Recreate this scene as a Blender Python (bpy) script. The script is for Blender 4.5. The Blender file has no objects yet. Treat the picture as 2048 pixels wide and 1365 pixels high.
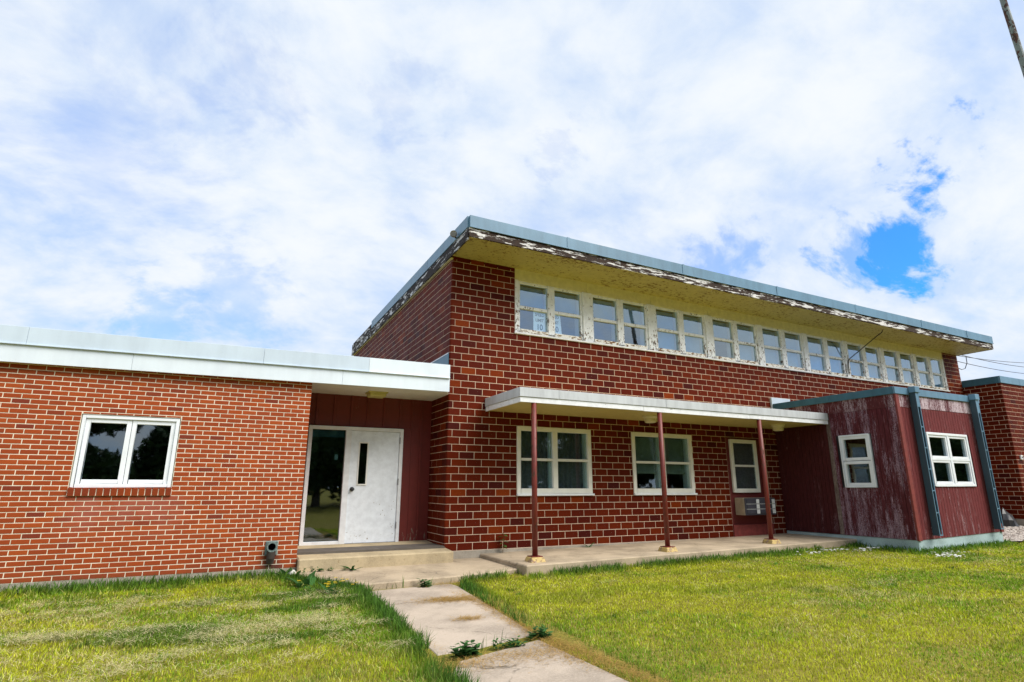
import bpy, bmesh, math, random
import numpy as np
from mathutils import Vector, Matrix
rnd = random.Random(7)
nr = np.random.default_rng(11)
S = bpy.context.scene
COL = S.collection

# ------------------------------------------------------------------ camera
F_PX, YAW, PITCH, ROLL = 1139.3, 0.458427, 0.250317, 0.001922
CAM = np.array([-3.68007, -10.19625, 1.12491])
_f = np.array([math.sin(YAW)*math.cos(PITCH), math.cos(YAW)*math.cos(PITCH), math.sin(PITCH)])
_r = np.array([math.cos(YAW), -math.sin(YAW), 0.0])
_u = np.cross(_r, _f)
R2 = _r*math.cos(ROLL)+_u*math.sin(ROLL)
U2 = -_r*math.sin(ROLL)+_u*math.cos(ROLL)
cam_d = bpy.data.cameras.new('camera')
cam = bpy.data.objects.new('camera', cam_d)
COL.objects.link(cam)
m = Matrix.Identity(4)
for i in range(3):
    m[i][0], m[i][1], m[i][2], m[i][3] = R2[i], U2[i], -_f[i], CAM[i]
cam.matrix_world = m
cam_d.sensor_width = 36.0
cam_d.lens = 36.0*F_PX/2048
cam_d.clip_start = 0.05
cam_d.clip_end = 2000
S.camera = cam

def project(P):
    d = np.asarray(P, float)-CAM
    z = d@_f
    return np.stack([1024+F_PX*(d@R2)/z, 682.5-F_PX*(d@U2)/z, z], -1)

# ------------------------------------------------------------------ world, sun, exposure
SUN_EL, SUN_AZ = math.radians(48), math.radians(-52)   # azimuth measured from +X
sdir = np.array([math.cos(SUN_EL)*math.cos(SUN_AZ), math.cos(SUN_EL)*math.sin(SUN_AZ), math.sin(SUN_EL)])
sun_d = bpy.data.lights.new('sun', 'SUN')
sun_d.energy = 3.4
sun_d.angle = math.radians(40)
sun_d.color = (1.0, 0.95, 0.88)
sun = bpy.data.objects.new('sun', sun_d)
COL.objects.link(sun)
sun.rotation_euler = Vector(sdir).to_track_quat('Z', 'Y').to_euler()
sun.location = (12, -30, 30)
S.view_settings.view_transform = 'Standard'
S.view_settings.look = 'None'
S.view_settings.exposure = 0.45
S.view_settings.gamma = 1.0
S.view_settings.use_curve_mapping = False

class NT:
    """small helper round a node tree"""
    def __init__(s, tree):
        s.t = tree; s.n = tree.nodes; s.l = tree.links
    def node(s, typ, **kw):
        nd = s.n.new(typ)
        for k, v in kw.items():
            setattr(nd, k, v)
        return nd
    def put(s, sock, val):
        if hasattr(val, 'bl_idname') or isinstance(val, bpy.types.NodeSocket):
            s.l.new(val, sock)
        elif val is not None:
            if isinstance(val, (tuple, list)) and len(val) == 3 and sock.type == 'RGBA':
                val = (*val, 1)
            sock.default_value = val
    def math(s, op, a, b=None, c=None, clamp=False):
        nd = s.node('ShaderNodeMath', operation=op, use_clamp=clamp)
        s.put(nd.inputs[0], a)
        if b is not None: s.put(nd.inputs[1], b)
        if c is not None: s.put(nd.inputs[2], c)
        return nd.outputs[0]
    def vmath(s, op, a, b=None, scale=None):
        nd = s.node('ShaderNodeVectorMath', operation=op)
        s.put(nd.inputs[0], a)
        if b is not None: s.put(nd.inputs[1], b)
        if scale is not None: s.put(nd.inputs['Scale'], scale)
        return nd.outputs['Value'] if op in ('DOT_PRODUCT', 'LENGTH', 'DISTANCE') else nd.outputs[0]
    def noise(s, vec, scale=5, detail=4, rough=0.55, dist=0.0):
        nd = s.node('ShaderNodeTexNoise')
        s.put(nd.inputs['Vector'], vec)
        nd.inputs['Scale'].default_value = scale
        nd.inputs['Detail'].default_value = detail
        nd.inputs['Roughness'].default_value = rough
        nd.inputs['Distortion'].default_value = dist
        return nd.outputs[0]
    def mapr(s, v, a, b, c=0.0, d=1.0, smooth=True):
        nd = s.node('ShaderNodeMapRange', interpolation_type='SMOOTHSTEP' if smooth else 'LINEAR')
        s.put(nd.inputs[0], v)
        for i, x in enumerate((a, b, c, d)):
            s.put(nd.inputs[i+1], x)
        return nd.outputs[0]
    def mix(s, fac, a, b, mode='MIX'):
        nd = s.node('ShaderNodeMix', data_type='RGBA', blend_type=mode)
        s.put(nd.inputs[0], fac); s.put(nd.inputs[6], a); s.put(nd.inputs[7], b)
        return nd.outputs[2]
    def ramp(s, v, stops):
        nd = s.node('ShaderNodeValToRGB')
        e = nd.color_ramp.elements
        while len(e) < len(stops): e.new(0.5)
        for el, (p, c) in zip(e, stops):
            el.position = p; el.color = (*c, 1)
        s.put(nd.inputs[0], v)
        return nd.outputs[0]
    def obj(s, scale=(1, 1, 1)):
        tc = s.node('ShaderNodeTexCoord')
        mp = s.node('ShaderNodeMapping')
        mp.inputs['Scale'].default_value = scale
        s.l.new(tc.outputs['Object'], mp.inputs[0])
        return mp.outputs[0]
    def sep(s, v):
        nd = s.node('ShaderNodeSeparateXYZ'); s.put(nd.inputs[0], v); return nd.outputs
    def comb(s, x, y, z):
        nd = s.node('ShaderNodeCombineXYZ')
        for i, q in enumerate((x, y, z)): s.put(nd.inputs[i], q)
        return nd.outputs[0]

world = bpy.data.worlds.new('World')
S.world = world
world.use_nodes = True
w = NT(world.node_tree)
w.n.clear()
sky = w.node('ShaderNodeTexSky', sky_type='NISHITA')
sky.sun_disc = False
sky.sun_elevation = SUN_EL
sky.sun_rotation = math.pi/2-SUN_AZ
sky.air_density = 1.0; sky.dust_density = 0.6; sky.ozone_density = 2.0
tcw = w.node('ShaderNodeTexCoord')
D = w.vmath('NORMALIZE', tcw.outputs['Generated'])
dx, dy, dz = w.sep(D)[0:3]
hz = w.math('ADD', w.math('MAXIMUM', dz, 0.0), 0.50)
PL = w.comb(w.math('DIVIDE', dx, hz), w.math('DIVIDE', dy, hz), 0.0)     # cloud sheet seen from below
warp = w.node('ShaderNodeTexNoise'); w.put(warp.inputs['Vector'], PL)
warp.inputs['Scale'].default_value = 1.3; warp.inputs['Detail'].default_value = 3
PW = w.vmath('ADD', PL, w.vmath('SCALE', w.vmath('SUBTRACT', warp.outputs[1], (0.5, 0.5, 0.5)), scale=0.30))
rot = w.node('ShaderNodeMapping'); w.put(rot.inputs[0], PW)
rot.inputs['Rotation'].default_value = (0, 0, 0.5); rot.inputs['Scale'].default_value = (1.0, 1.3, 1.0)
n_big = w.noise(PW, 1.6, 5, 0.55)
n_wisp = w.noise(rot.outputs[0], 5.0, 8, 0.6)
n_fine = w.noise(rot.outputs[0], 15.0, 6, 0.6)
dens = w.math('ADD', w.math('MULTIPLY', n_big, 0.55), w.math('ADD', w.math('MULTIPLY', n_wisp, 0.33), w.math('MULTIPLY', n_fine, 0.12)))
cover = w.mapr(dens, 0.36, 0.53)
# two gaps in the cloud sheet, at their directions in the sky
def sky_dir(px, py):
    d = R2*(px-1024)/F_PX-U2*(py-682.5)/F_PX+_f
    return tuple(d/np.linalg.norm(d))
gap = None
for (px, py, rad, amt) in ((1855, 385, 0.040, 0.95), (1800, 492, 0.042, 0.95), (1700, 512, 0.04, 0.6), (520, 152, 0.06, 0.16), (800, 190, 0.04, 0.1), (330, 640, 0.06, 0.30), (480, 590, 0.07, 0.25), (200, 330, 0.12, 0.18), (1420, 515, 0.05, 0.4), (1110, 290, 0.03, 0.12)):
    dd = w.vmath('DISTANCE', D, sky_dir(px, py))
    dd = w.math('ADD', dd, w.math('MULTIPLY', w.math('ADD', w.math('SUBTRACT', n_wisp, 0.5), w.math('MULTIPLY', w.math('SUBTRACT', n_fine, 0.5), 0.9)), 0.30))
    g = w.math('MULTIPLY', w.mapr(dd, rad*0.0, rad*1.5, 1.0, 0.0), amt)
    gap = g if gap is None else w.math('MAXIMUM', gap, g)
cover = w.math('MULTIPLY', w.math('ADD', 0.80, w.math('MULTIPLY', cover, 0.20)), w.math('SUBTRACT', 1.0, gap))
shade = w.mapr(w.math('ADD', w.math('MULTIPLY', n_wisp, 0.55), w.math('MULTIPLY', n_big, 0.45)), 0.36, 0.62)
cloud = w.mix(shade, (4.7, 5.7, 7.2), (6.8, 7.1, 7.4))
skycol = w.mix(1.0, sky.outputs[0], (0.24, 1.05, 2.15), 'MULTIPLY')
final = w.mix(cover, skycol, cloud)
bg = w.node('ShaderNodeBackground')
w.put(bg.inputs[0], final)
bg.inputs[1].default_value = 0.1
wo = w.node('ShaderNodeOutputWorld')
w.l.new(bg.outputs[0], wo.inputs[0])

# ------------------------------------------------------------------ materials
MATS = {}
def new_mat(name):
    mt = bpy.data.materials.new(name)
    mt.use_nodes = True
    t = NT(mt.node_tree)
    p = t.n['Principled BSDF']
    MATS[name] = mt
    return t, p
def bump(t, p, h, dist=0.01, strength=0.6):
    b = t.node('ShaderNodeBump')
    b.inputs['Strength'].default_value = strength
    b.inputs['Distance'].default_value = dist
    t.put(b.inputs['Height'], h)
    t.l.new(b.outputs[0], p.inputs['Normal'])
def simple(name, col, rough=0.6, metal=0.0, var=0.15, vscale=6.0, bmp=0.0, spec=0.5):
    t, p = new_mat(name)
    o = t.obj()
    n = t.noise(o, vscale, 6, 0.6)
    c = t.mix(t.mapr(n, 0.3, 0.7), tuple(x*(1-var) for x in col), tuple(min(1, x*(1+var)) for x in col))
    t.put(p.inputs['Base Color'], c)
    p.inputs['Roughness'].default_value = rough
    p.inputs['Metallic'].default_value = metal
    p.inputs['Specular IOR Level'].default_value = spec
    if bmp: bump(t, p, t.noise(o, vscale*6, 4), bmp)
    return MATS[name]

def brick_mat(name, stops, rough, grain=60, spec=0.5, dirt=0.0, bloom=False):
    t, p = new_mat(name)
    a = t.node('ShaderNodeAttribute', attribute_name='tone')
    o = t.obj()
    c = t.ramp(a.outputs['Fac'], stops)
    n = t.noise(o, grain, 4, 0.65)
    n2 = t.noise(o, 5.0, 4, 0.6)
    c = t.mix(t.mapr(n, 0.3, 0.75, 0.0, 0.45), c, t.mix(1.0, c, (0.45, 0.42, 0.42), 'MULTIPLY'))
    c = t.mix(t.mapr(n2, 0.35, 0.75, 0.0, 0.35), c, t.mix(1.0, c, (1.25, 1.3, 1.3), 'MULTIPLY'))
    fl = t.mapr(t.noise(o, 34, 2, 0.5), 0.745, 0.77)
    c = t.mix(t.math('MULTIPLY', fl, dirt), c, (0.55, 0.45, 0.38))
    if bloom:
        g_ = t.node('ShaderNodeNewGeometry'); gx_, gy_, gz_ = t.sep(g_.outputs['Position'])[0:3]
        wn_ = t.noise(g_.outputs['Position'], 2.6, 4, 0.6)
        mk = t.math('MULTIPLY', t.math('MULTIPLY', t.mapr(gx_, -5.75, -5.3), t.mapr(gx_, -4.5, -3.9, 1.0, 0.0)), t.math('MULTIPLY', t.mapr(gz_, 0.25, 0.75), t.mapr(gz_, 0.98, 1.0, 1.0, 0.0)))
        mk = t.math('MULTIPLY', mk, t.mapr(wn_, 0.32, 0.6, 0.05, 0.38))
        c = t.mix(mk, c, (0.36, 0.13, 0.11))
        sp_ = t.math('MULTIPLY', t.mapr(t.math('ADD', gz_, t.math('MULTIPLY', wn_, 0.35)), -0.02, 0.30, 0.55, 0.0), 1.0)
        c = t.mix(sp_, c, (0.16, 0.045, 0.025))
        dr_ = t.math('MULTIPLY', t.math('MULTIPLY', t.mapr(gx_, -3.06, -2.93), t.mapr(gx_, -2.86, -2.70, 1.0, 0.0)), t.mapr(gz_, 0.10, 0.2, 1.0, 0.0))
        c = t.mix(t.math('MULTIPLY', dr_, t.mapr(wn_, 0.3, 0.6, 0.6, 0.95)), c, (0.035, 0.022, 0.018))
    t.put(p.inputs['Base Color'], c)
    t.put(p.inputs['Roughness'], t.mapr(n2, 0.3, 0.7, rough-0.08, rough+0.1))
    p.inputs['Specular IOR Level'].default_value = spec
    bump(t, p, n, 0.004, 0.5)
    return MATS[name]
brick_mat('glazed_brick', [(0, (0.050, 0.007, 0.006)), (0.35, (0.090, 0.009, 0.003)), (0.7, (0.125, 0.0135, 0.002)), (1, (0.21, 0.032, 0.003))], 0.55, 40, 0.07, 0.8)
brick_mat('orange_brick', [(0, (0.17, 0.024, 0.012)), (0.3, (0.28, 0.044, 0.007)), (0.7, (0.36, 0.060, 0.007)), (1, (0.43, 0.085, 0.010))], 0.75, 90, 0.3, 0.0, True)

def mortar_mat(name, col):
    t, p = new_mat(name)
    o = t.obj()
    n = t.noise(o, 8, 5)
    n2 = t.noise(o, 120, 3)
    c = t.mix(t.mapr(n, 0.3, 0.7), tuple(x*0.8 for x in col), col)
    t.put(p.inputs['Base Color'], c)
    p.inputs['Roughness'].default_value = 0.95
    p.inputs['Specular IOR Level'].default_value = 0.15
    bump(t, p, n2, 0.003, 0.5)
mortar_mat('mortar_tan', (0.76, 0.59, 0.44))
mortar_mat('mortar_cream', (0.86, 0.78, 0.62))

def concrete_mat(name, col, stain=(0.16, 0.12, 0.07), amt=0.5, cracks=0.0):
    t, p = new_mat(name)
    o = t.obj()
    n = t.noise(o, 1.7, 6, 0.6)
    n2 = t.noise(o, 45, 5, 0.7)
    c = t.mix(t.mapr(n, 0.35, 0.7), col, tuple(x*0.6 for x in col))
    c = t.mix(t.mapr(n2, 0.35, 0.8, 0, 0.5), c, tuple(x*1.25 for x in col))
    sp = t.mapr(t.noise(o, 16, 6, 0.7), 0.60, 0.70)
    c = t.mix(t.math('MULTIPLY', sp, amt), c, stain)
    h = n2
    if cracks:
        v = t.node('ShaderNodeTexVoronoi', feature='DISTANCE_TO_EDGE')
        t.put(v.inputs['Vector'], t.vmath('ADD', o, t.vmath('SCALE', t.comb(t.noise(o, 2.2, 5), t.noise(o, 2.9, 5), 0.0), scale=0.5)))
        v.inputs['Scale'].default_value = 0.55
        cr = t.mapr(v.outputs[0], 0.002, 0.008, 1.0, 0.0)
        cr = t.math('MULTIPLY', cr, t.mapr(n, 0.45, 0.6))
        c = t.mix(t.math('MULTIPLY', cr, cracks), c, (0.06, 0.05, 0.035))
    t.put(p.inputs['Base Color'], c)
    p.inputs['Roughness'].default_value = 0.92
    p.inputs['Specular IOR Level'].default_value = 0.2
    bump(t, p, h, 0.006, 0.6)
concrete_mat('concrete', (0.46, 0.37, 0.26), (0.20, 0.15, 0.09), 0.55, 0.5)
concrete_mat('concrete_step', (0.47, 0.38, 0.24), (0.20, 0.13, 0.05), 0.65)
concrete_mat('path_concrete', (0.47, 0.39, 0.31), (0.22, 0.15, 0.07), 0.35, 0.8)
concrete_mat('foundation_grey', (0.38, 0.34, 0.28), amt=0.3)
concrete_mat('foundation_teal', (0.40, 0.52, 0.52), (0.25, 0.28, 0.26), 0.3)

def peel_mat(name, paint, wood, wood2, thr, scale=(14, 14, 6), zlo=None, zhi=None, zamt=0.0, fine=True):
    """old paint flaking off wood: where the noise passes a threshold the bare wood shows"""
    t, p = new_mat(name)
    o1 = t.obj(scale)
    o = t.obj()
    n = t.noise(o1, 1.0, 8, 0.68)
    if zlo is not None:
        z = t.sep(o)[2]
        n = t.math('ADD', n, t.mapr(z, zlo, zhi, zamt, 0.0))
    n = t.math('ADD', n, t.math('MULTIPLY', t.math('SUBTRACT', t.noise(o, 1.4, 3), 0.5), 0.30))
    mask = t.mapr(n, thr-0.012, thr+0.012)
    wn = t.noise(t.obj((60, 60, 9)), 1.0, 5)
    wc = t.mix(t.mapr(wn, 0.35, 0.65), wood, wood2)
    pc = t.mix(t.mapr(t.noise(o, 9, 5), 0.3, 0.7), tuple(x*0.86 for x in paint), paint)
    t.put(p.inputs['Base Color'], t.mix(mask, pc, wc))
    t.put(p.inputs['Roughness'], t.mapr(mask, 0, 1, 0.5, 0.9))
    bump(t, p, t.math('SUBTRACT', 1.0, mask), 0.003, 0.8)
    return MATS[name]
WOODA, WOODB = (0.16, 0.075, 0.03), (0.05, 0.035, 0.025)
peel_mat('window_paint_peeling', (0.87, 0.90, 0.92), WOODA, WOODB, 0.632, (24, 24, 11), 4.2, 5.2, 0.085)
peel_mat('sill_paint_peeling', (0.86, 0.84, 0.76), (0.30, 0.17, 0.06), WOODA, 0.535, (9, 9, 26))
peel_mat('header_paint', (0.78, 0.74, 0.42), (0.30, 0.24, 0.10), WOODB, 0.74, (5, 5, 9))
peel_mat('fascia_paint_peeling', (0.74, 0.73, 0.70), (0.05, 0.026, 0.014), (0.022, 0.014, 0.012), 0.465, (3.2, 6.0, 24))
peel_mat('side_fascia_peeling', (0.62, 0.62, 0.62), (0.030, 0.020, 0.018), (0.014, 0.012, 0.014), 0.44, (9, 2.6, 17))
peel_mat('soffit_paint', (0.50, 0.44, 0.13), (0.30, 0.21, 0.06), (0.16, 0.10, 0.035), 0.575, (11, 17, 14))  # cream paint, with yellow bounce light from the grass mixed into its colour
peel_mat('canopy_soffit_paint', (0.64, 0.53, 0.20), (0.40, 0.32, 0.12), (0.3, 0.22, 0.1), 0.74, (3, 5, 8))
peel_mat('canopy_board_paint', (0.86, 0.88, 0.90), (0.10, 0.06, 0.04), (0.05, 0.04, 0.05), 0.665, (7, 7, 24))
peel_mat('door_paint', (0.82, 0.87, 0.92), (0.34, 0.27, 0.18), (0.2, 0.16, 0.12), 0.70, (26, 26, 14), 0.25, 1.45, 0.07)
peel_mat('trim_paint_white', (0.80, 0.82, 0.84), (0.35, 0.3, 0.22), (0.2, 0.16, 0.12), 0.76, (14, 14, 14))
peel_mat('red_board_paint', (0.15, 0.014, 0.010), (0.16, 0.10, 0.07), (0.3, 0.22, 0.17), 0.72, (22, 22, 7), 0.1, 0.55, 0.13)
peel_mat('post_paint', (0.17, 0.022, 0.015), (0.07, 0.030, 0.018), (0.12, 0.05, 0.025), 0.60, (18, 18, 9))
peel_mat('pole_paint', (0.17, 0.21, 0.20), (0.11, 0.05, 0.035), (0.03, 0.02, 0.02), 0.53, (13, 13, 7))
peel_mat('base_block_paint', (0.55, 0.40, 0.14), (0.45, 0.34, 0.26), (0.2, 0.09, 0.04), 0.55, (14, 14, 14))

def siding_mat(name, base, flake, lo, hi, grain_scale, sw=0.35):
    """stained plywood siding whose stain has weathered off along the grain"""
    t, p = new_mat(name)
    o = t.obj()
    x, y, z = t.sep(o)[0:3]
    h = t.math('ADD', x, y)
    gv = t.comb(t.math('MULTIPLY', h, 22.0), 0.0, t.math('MULTIPLY', z, 2.4))
    wv = t.noise(gv, 1.0, 3, 0.55, 1.2)
    rings = t.math('SINE', t.math('MULTIPLY', wv, grain_scale))
    big = t.noise(t.comb(t.math('MULTIPLY', h, 5.0), 0.0, t.math('MULTIPLY', z, 0.55)), 1.0, 5, 0.6)
    streak = t.noise(t.comb(t.math('MULTIPLY', h, 70.0), 0.0, t.math('MULTIPLY', z, 5.0)), 1.0, 4, 0.6)
    bottom = t.mapr(z, 0.1, 0.8, 0.06, 0.0)
    sm = t.math('ADD', t.math('ADD', big, t.math('MULTIPLY', rings, 0.10)), t.math('MULTIPLY', t.math('SUBTRACT', streak, 0.5), sw))
    mask = t.mapr(t.math('ADD', sm, bottom), lo, hi)
    dark = t.mapr(streak, 0.35, 0.7)
    c = t.mix(dark, tuple(q*0.65 for q in base), tuple(q*1.2 for q in base))
    c = t.mix(mask, c, flake)
    t.put(p.inputs['Base Color'], c)
    p.inputs['Roughness'].default_value = 0.8
    p.inputs['Specular IOR Level'].default_value = 0.25
    bump(t, p, t.math('ADD', streak, t.math('MULTIPLY', rings, 0.3)), 0.004, 0.6)
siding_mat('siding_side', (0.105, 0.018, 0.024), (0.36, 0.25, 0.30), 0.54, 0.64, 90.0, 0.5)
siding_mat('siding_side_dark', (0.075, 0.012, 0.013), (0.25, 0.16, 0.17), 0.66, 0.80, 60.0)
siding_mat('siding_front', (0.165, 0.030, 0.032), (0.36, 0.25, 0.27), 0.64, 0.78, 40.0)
siding_mat('frieze_weathered', (0.13, 0.035, 0.045), (0.56, 0.46, 0.50), 0.46, 0.54, 70.0, 0.95)
siding_mat('bare_grey_wood', (0.13, 0.09, 0.075), (0.26, 0.2, 0.17), 0.5, 0.65, 80.0)
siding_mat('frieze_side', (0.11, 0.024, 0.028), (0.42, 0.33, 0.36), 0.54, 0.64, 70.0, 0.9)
simple('corner_trim_red', (0.20, 0.035, 0.030), 0.55, 0, 0.2, 12)
simple('red_panel', (0.125, 0.013, 0.012), 0.6, 0, 0.12, 3)

def metal_mat(name, col, rough=0.42, metal=0.0, streak=0.25):
    t, p = new_mat(name)
    o = t.obj()
    n = t.noise(t.obj((7, 7, 1.2)), 1.0, 6, 0.6)
    n2 = t.noise(o, 1.1, 3)
    c = t.mix(t.mapr(n, 0.3, 0.75), col, tuple(x*(1-streak) for x in col))
    c = t.mix(t.mapr(n2, 0.35, 0.7, 0, 0.3), c, tuple(min(1, x*1.25) for x in col))
    t.put(p.inputs['Base Color'], c)
    p.inputs['Roughness'].default_value = rough
    p.inputs['Metallic'].default_value = metal
    bump(t, p, n2, 0.02, 0.15)
metal_mat('flashing_blue', (0.125, 0.25, 0.36), 0.38)
metal_mat('flashing_blue_shaded', (0.045, 0.15, 0.22), 0.4)  # darker copy of the blue flashing, side-face shade put into its colour
metal_mat('channel_shaded', (0.035, 0.075, 0.10), 0.45)  # shade on the channel's left face painted into its blue
metal_mat('fascia_metal_pale', (0.55, 0.65, 0.74), 0.42, 0, 0.10)
metal_mat('fascia_metal_white', (0.70, 0.78, 0.85), 0.42, 0, 0.08)
metal_mat('canopy_metal', (0.56, 0.59, 0.61), 0.45)
simple('steel_grey', (0.30, 0.30, 0.31), 0.35, 0.7, 0.15)
simple('dark_steel', (0.05, 0.05, 0.055), 0.4, 0.5, 0.2)
simple('vinyl_white', (0.80, 0.84, 0.88), 0.4, 0, 0.04)
simple('vinyl_cream', (0.80, 0.80, 0.74), 0.45, 0, 0.05)
simple('interior_plaster', (0.20, 0.19, 0.17), 0.9)
simple('interior_floor', (0.10, 0.085, 0.07), 0.8)
simple('roof_membrane', (0.16, 0.16, 0.16), 0.9)
simple('rear_brick', (0.13, 0.022, 0.012), 0.8)
simple('blind_slats', (0.24, 0.38, 0.50), 0.6, 0, 0.06)  # blue tint stands in for blue sky reflected in the upper panes
simple('curtain_grey', (0.12, 0.105, 0.105), 0.9, 0, 0.2, 20)
simple('curtain_green', (0.23, 0.25, 0.20), 0.9, 0, 0.1)
simple('light_yellowed', (0.55, 0.50, 0.18), 0.45, 0, 0.1)
simple('light_cream', (0.66, 0.62, 0.42), 0.45, 0, 0.1)
simple('pipe_green_grey', (0.13, 0.18, 0.17), 0.7, 0, 0.35, 30, 0.003)
simple('black_plastic', (0.012, 0.013, 0.016), 0.45)
simple('cable_black', (0.015, 0.015, 0.016), 0.6)
simple('ac_tan', (0.42, 0.35, 0.24), 0.5)
simple('ac_dark', (0.05, 0.05, 0.066), 0.5, 0.0)
simple('ac_silver', (0.68, 0.70, 0.70), 0.4, 0.0)
simple('sign_white', (0.90, 0.93, 0.93), 0.5, 0, 0.03)
simple('sign_ink', (0.10, 0.12, 0.13), 0.6)
simple('sign_ink_blue', (0.03, 0.10, 0.16), 0.6)
simple('stone_pale', (0.62, 0.60, 0.56), 0.8, 0, 0.15)
simple('paint_chip', (0.72, 0.73, 0.70), 0.8)
simple('bark', (0.06, 0.045, 0.03), 0.9, 0, 0.3, 14, 0.01)
simple('gravel_chips', (0.50, 0.45, 0.40), 0.9, 0, 0.3, 40)
simple('outlet_white', (0.75, 0.75, 0.75), 0.5)
simple('stem_brown', (0.16, 0.10, 0.035), 0.8)
simple('petal_yellow', (0.75, 0.52, 0.02), 0.6)
simple('wet_stain', (0.05, 0.04, 0.035), 0.6)

def leaf_mat(name, col, trans=0.35):
    t, p = new_mat(name)
    o = t.obj()
    n = t.noise(o, 9, 3)
    a = t.node('ShaderNodeAttribute', attribute_name='tone')
    c = t.mix(a.outputs['Fac'], tuple(x*0.55 for x in col), tuple(x*1.5 for x in col))
    t.put(p.inputs['Base Color'], c)
    p.inputs['Roughness'].default_value = 0.55
    p.inputs['Specular IOR Level'].default_value = 0.3
    tr = t.node('ShaderNodeBsdfTranslucent')
    t.put(tr.inputs[0], c)
    mx = t.node('ShaderNodeMixShader'); mx.inputs[0].default_value = trans
    t.l.new(p.outputs[0], mx.inputs[1]); t.l.new(tr.outputs[0], mx.inputs[2])
    t.l.new(mx.outputs[0], t.n['Material Output'].inputs[0])
leaf_mat('weed_leaf', (0.045, 0.13, 0.028))
leaf_mat('tree_leaf', (0.045, 0.085, 0.025), 0.3)

def grass_mat():
    t, p = new_mat('grass_blade')
    a = t.node('ShaderNodeAttribute', attribute_name='col')
    t.put(p.inputs['Base Color'], a.outputs['Color'])
    p.inputs['Roughness'].default_value = 0.6
    p.inputs['Specular IOR Level'].default_value = 0.25
    tr = t.node('ShaderNodeBsdfTranslucent'); t.put(tr.inputs[0], a.outputs['Color'])
    mx = t.node('ShaderNodeMixShader'); mx.inputs[0].default_value = 0.45
    t.l.new(p.outputs[0], mx.inputs[1]); t.l.new(tr.outputs[0], mx.inputs[2])
    t.l.new(mx.outputs[0], t.n['Material Output'].inputs[0])
grass_mat()
def ground_mat():
    t, p = new_mat('lawn_soil')
    o = t.obj()
    n = t.noise(o, 1.2, 6, 0.6); n2 = t.noise(o, 30, 5, 0.7)
    c = t.mix(t.mapr(n, 0.35, 0.65), (0.26, 0.24, 0.03), (0.33, 0.27, 0.06))
    c = t.mix(t.mapr(n2, 0.3, 0.7), c, (0.15, 0.13, 0.03))
    t.put(p.inputs['Base Color'], c)
    p.inputs['Roughness'].default_value = 1.0
    p.inputs['Specular IOR Level'].default_value = 0.1
    bump(t, p, n2, 0.03, 0.8)
ground_mat()

def glass_mat(name, tint=(1, 1, 1), haze=0.0, base=0.05):
    mt = bpy.data.materials.new(name); mt.use_nodes = True
    t = NT(mt.node_tree); t.n.clear(); MATS[name] = mt
    fr = t.node('ShaderNodeFresnel'); fr.inputs[0].default_value = 1.7
    g = t.node('ShaderNodeBsdfGlossy'); g.inputs['Roughness'].default_value = 0.02 + haze; g.inputs['Color'].default_value = (0.80, 0.92, 1.0, 1)  # reflected blue sky is put into the glossy colour
    b = t.node('ShaderNodeBump'); b.inputs['Strength'].default_value = 0.05; b.inputs['Distance'].default_value = 0.02
    t.put(b.inputs['Height'], t.noise(t.obj(), 2.2, 2)); t.l.new(b.outputs[0], g.inputs['Normal'])
    tr = t.node('ShaderNodeBsdfTransparent'); t.put(tr.inputs[0], (*tint, 1))
    mx = t.node('ShaderNodeMixShader')
    ge = t.node('ShaderNodeNewGeometry')
    t.put(mx.inputs[0], t.math('MULTIPLY', t.math('ADD', t.math('MULTIPLY', fr.outputs[0], 1.6), base, clamp=True), t.math('SUBTRACT', 1.0, ge.outputs['Backfacing'])))
    t.l.new(tr.outputs[0], mx.inputs[1]); t.l.new(g.outputs[0], mx.inputs[2])
    out = t.node('ShaderNodeOutputMaterial'); t.l.new(mx.outputs[0], out.inputs[0])
glass_mat('glass', (0.80, 0.90, 0.92), 0, 0.06)
glass_mat('glass_dark', (0.50, 0.62, 0.62), 0, 0.09)
glass_mat('glass_blue', (0.86, 0.94, 1.0), 0, 0.16)

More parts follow.
